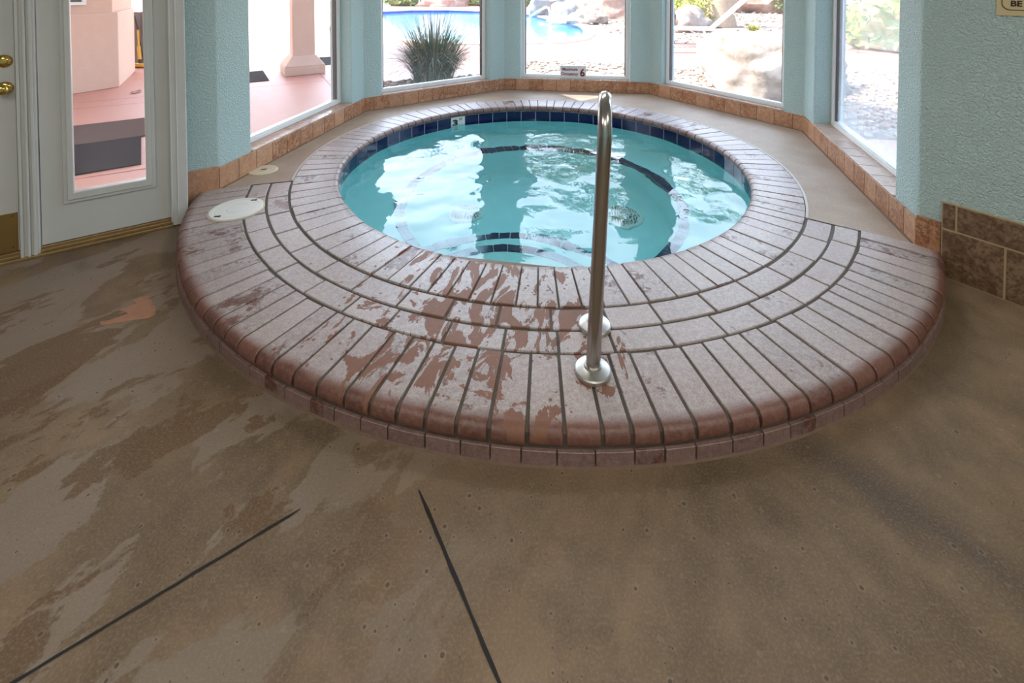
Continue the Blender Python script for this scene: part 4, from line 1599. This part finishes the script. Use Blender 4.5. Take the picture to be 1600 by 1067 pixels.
slab(mb, a, b, wd_ - .03, 0.02)
mb.build('seat_sling', M['chaise'], ch)
top = b + u * 0.72 + Vector((0, 0, 0.70))
mb = MB()
slab(mb, b, top, wd_ - .03, 0.02)
mb.build('back_sling', M['chaise'], ch)
for sgn in (-1, 1):
    mb = MB()
    mb.tube([a + sv * wd_ * sgn, b + sv * wd_ * sgn, top + sv * wd_ * sgn], 0.022, 8)
    mb.build('side_rail', M['chaise'], ch, smooth=50)
    for p in (a + u * .25, b - u * .15):
        mb = MB()
        mb.tube([p + sv * wd_ * sgn - u * .02, p + sv * (wd_ * sgn) + u * .06 - Vector((0, 0, .2)), Vector((p.x, p.y, GZ)) + sv * wd_ * sgn + u * .14], 0.02, 8)
        mb.build('leg', M['chaise'], ch, smooth=50)
mb = MB()
mb.tube([b + u * .45 + sv * wd_ + Vector((0, 0, .42)), b + u * .95 + sv * wd_ - Vector((0, 0, .2)), b + u * .1 + sv * wd_ - Vector((0, 0, .36)), b - u * .5 + sv * wd_ - Vector((0, 0, .05))], 0.014, 8)
mb.build('back_strut', M['chaise'], ch, smooth=50)

# porch on the left: roof, column, floor mats, chair
mb = MB()
mb.prism([(-1.2, 5.59), (-5.05, 12.0), (-7.2, 12.0), (-6.7, 8.0), (-6.0, 6.0), (-6.6, 4.6), (-5.9, 3.3), (-4.9, 2.3), (-4.3, 1.75), (-2.5, 2.9), (-1.75, 4.9)], 2.78, 2.95)
ro = struct(mb.build('ceiling_porch', M['ceil']))
mb = MB()
rim = [tuple(K[k] + (N_[max(0, k - 1)] + N_[min(4, k)]).normalized() * 0.50) for k in range(6)]
mb.prism(rim + [(K[5].x + 2.9, K[5].y - 4.2), (K[5].x, -2.4), (-4.2, -2.4), (-4.4, 1.2)], CEIL + 0.13, CEIL + 0.3)
struct(mb.build('roof', M['ceil']))

col = thing('porch_column', 'pale stucco porch column with flared base outside the left window', 'column', (-3.42, 7.78, GZ))
cr = radians(32)
mb = MB()
mb.box((-3.42, 7.82, GZ + 1.5), (0.34, 0.34, 3.0 - 0.2), cr)
mb.build('shaft', M['pinkwall'], col, bevel=0.02)
mb = MB()
def tap(mb_, c_, h0, h1, z0, z1, r_):
    M4 = Matrix.Translation((c_[0], c_[1], 0)) @ Matrix.Rotation(r_, 4, 'Z')
    mb_.add([M4 @ Vector((sx * h, sy * h, z)) for h, z in ((h0, z0), (h1, z1)) for sx, sy in ((-1, -1), (1, -1), (1, 1), (-1, 1))], [(3, 2, 1, 0), (4, 5, 6, 7)] + [(k, (k + 1) % 4, 4 + (k + 1) % 4, 4 + k) for k in range(4)])
tap(mb, (-3.42, 7.82), 0.30, 0.30, GZ, GZ + 0.14, cr)
tap(mb, (-3.42, 7.82), 0.30, 0.18, GZ + 0.14, GZ + 0.30, cr)
mb.build('flared_base', M['pinkwall'], col, bevel=0.015)


def mat_thing(label, pts_, mat, th=0.012):
    q_ = MB()
    q_.prism(pts_, GZ + 0.001, GZ + th)
    return tag(q_.build('door_mat', mat, bevel=0.003), label, 'mat', 'mats on the porch floor')


mat_thing('wide taupe door mat outside the glass door, farther of the two', [(-4.75, 4.62), (-3.86, 5.16), (-3.44, 4.53), (-4.25, 4.00)], M['mat_t'])
mat_thing('black speckled door mat just outside the glass door', [(-4.25, 3.99), (-3.50, 4.50), (-2.96, 3.80), (-3.62, 3.34)], M['mat_d'])
mat_thing('small dark mat lying behind the porch column by the patio chair', [(-3.86, 9.30), (-3.58, 9.45), (-3.16, 8.66), (-3.42, 8.40)], M['mat_d'])
mat_thing('dark mat at the left edge of the large left window', [(-4.75, 7.55), (-4.12, 7.92), (-3.62, 7.13), (-4.15, 6.80)], M['mat_d'])

pc = thing('patio_chair', 'beige metal patio chair beyond the porch column, partly hidden by the window frame', 'chair', (-3.5, 9.9, GZ))
px, py = -3.72, 9.85
mb = MB()
mb.box((px + .24, py + .22, 0.37), (0.48, 0.46, 0.03))
mb.build('seat', M['chairm'], pc, bevel=0.01)
for dx, dy in ((0, 0), (0.48, 0), (0, .46), (.48, .46)):
    mb = MB()
    mb.tube([(px + dx, py + dy, GZ), (px + dx, py + dy, 0.37)], 0.017, 8)
    mb.build('leg', M['chairm'], pc, smooth=50)
mb = MB()
mb.tube([(px, py, 0.37), (px - .01, py - .01, .52), (px + .04, py - .03, .64), (px + .14, py - .04, .67), (px + .34, py - .04, .67), (px + .45, py - .03, .63), (px + .49, py, .52), (px + .48, py, .37)], 0.017, 8)
for k in range(3):
    mb.tube([(px + .12 + k * .12, py - .02, .38), (px + .12 + k * .12, py - .04, .67)], 0.008, 6)
mb.build('backrest', M['chairm'], pc, smooth=50)

# neighbouring wing seen through the glass door
bw = thing('pink_building', 'peach stucco building wall with a ledge and a window, outside the glass door', 'building', (-5.8, 6.5, GZ))
b0, b1, b2 = Vector((-6.9, 3.9)), Vector((-5.50, 6.70)), Vector((-6.22, 7.90))
mb = MB()
mb.prism([tuple(b0), tuple(b1), tuple(b2), (-7.6, 8.6), (-9.2, 4.5)], GZ, 1.03)
mb.build('lower_wall', M['pinkwall'], bw, bevel=0.012)
mb = MB()
ins = Vector((-0.05, 0.02))
mb.prism([tuple(b0 + ins), tuple(b1 + ins + Vector((-.02, -.03))), tuple(b2 + ins), (-7.6, 8.6), (-9.2, 4.5)], 1.03, 2.77)
mb.build('upper_wall', M['pinkwall'], bw)
be = (b1 - b0).normalized()
mb = MB()
for s_0, s_1, z0, z1 in ((1.75, 2.78, 1.145, 1.185), (1.75, 2.78, 2.1, 2.14), (1.75, 1.79, 1.18, 2.1), (2.74, 2.78, 1.18, 2.1)):
    mb.obox(b0, be, s_0, s_1, -0.0 + .03, 0.09, z0, z1)
    mb.obox(b0, be, s_0, s_1, 0.0, 0.09, z0, z1)
wf = mb.build('window_frame', M['whitef'], bw)
mb = MB()
mb.obox(b0, be, 1.79, 2.74, 0.035, 0.045, 1.18, 2.1)
mb.build('window_pane', M['gasket'], bw)

gt_ = thing('board_fence', 'weathered dark grey board screen behind the yellow scrub broom', 'fence', (-6.6, 8.55, GZ))
for k in range(5):
    mb = MB()
    mb.box((-6.86 + k * 0.165, 8.62 - k * 0.03, GZ + 0.48), (0.155, 0.03, 0.94 - .02 * (k % 2)), radians(-10))
    mb.build('board', M['gate'], gt_)
mb = MB()
mb.box((-6.53, 8.60, 0.70), (0.85, 0.05, 0.05), radians(-10))
mb.build('rail', M['gate'], gt_)

br = thing('scrub_broom', 'yellow and black scrub broom leaning on the grey boards', 'broom', (-6.4, 8.25, GZ))
mb = MB()
mb.box((-6.38, 8.24, GZ + 0.05), (0.26, 0.07, 0.06), radians(-8))
mb.build('head', M['yellow'], br, bevel=0.01)
mb = MB()
mb.box((-6.38, 8.24, GZ + 0.012), (0.24, 0.06, 0.024), radians(-8))
mb.build('bristles', M['black'], br)
mb = MB()
mb.tube([(-6.40, 8.25, GZ + 0.08), (-6.42, 8.26, GZ + 0.14)], 0.03, 10)
mb.build('socket', M['black'], br, smooth=50)
mb = MB()
mb.tube([(-6.42, 8.26, GZ + 0.14), (-6.47, 8.31, GZ + .36)], 0.026, 10)
mb.tube([(-6.47, 8.31, GZ + 0.36), (-6.53, 8.38, GZ + .64)], 0.015, 10)
mb.build('handle', M['yellow'], br, smooth=50)
pl_ = MB()
pl_.tube([(-6.36, 8.30, GZ), (-6.62, 8.42, 0.87)], 0.013, 8)
tag(pl_.build('pole', M['black'], smooth=50), 'thin black pole leaning beside the yellow scrub broom', 'pole')

q = MB()
q.add([(-5.04, 6.30, GZ + .004), (-4.99, 6.27, GZ + .03), (-4.92, 6.34, GZ + .012), (-4.97, 6.40, GZ + .035), (-5.03, 6.38, GZ + .01)], [(0, 1, 4), (1, 3, 4), (1, 2, 3)])
tag(q.build('leaf', M['leaf']), 'curled dry brown leaf lying on the salmon patio outside the glass door', 'leaf')
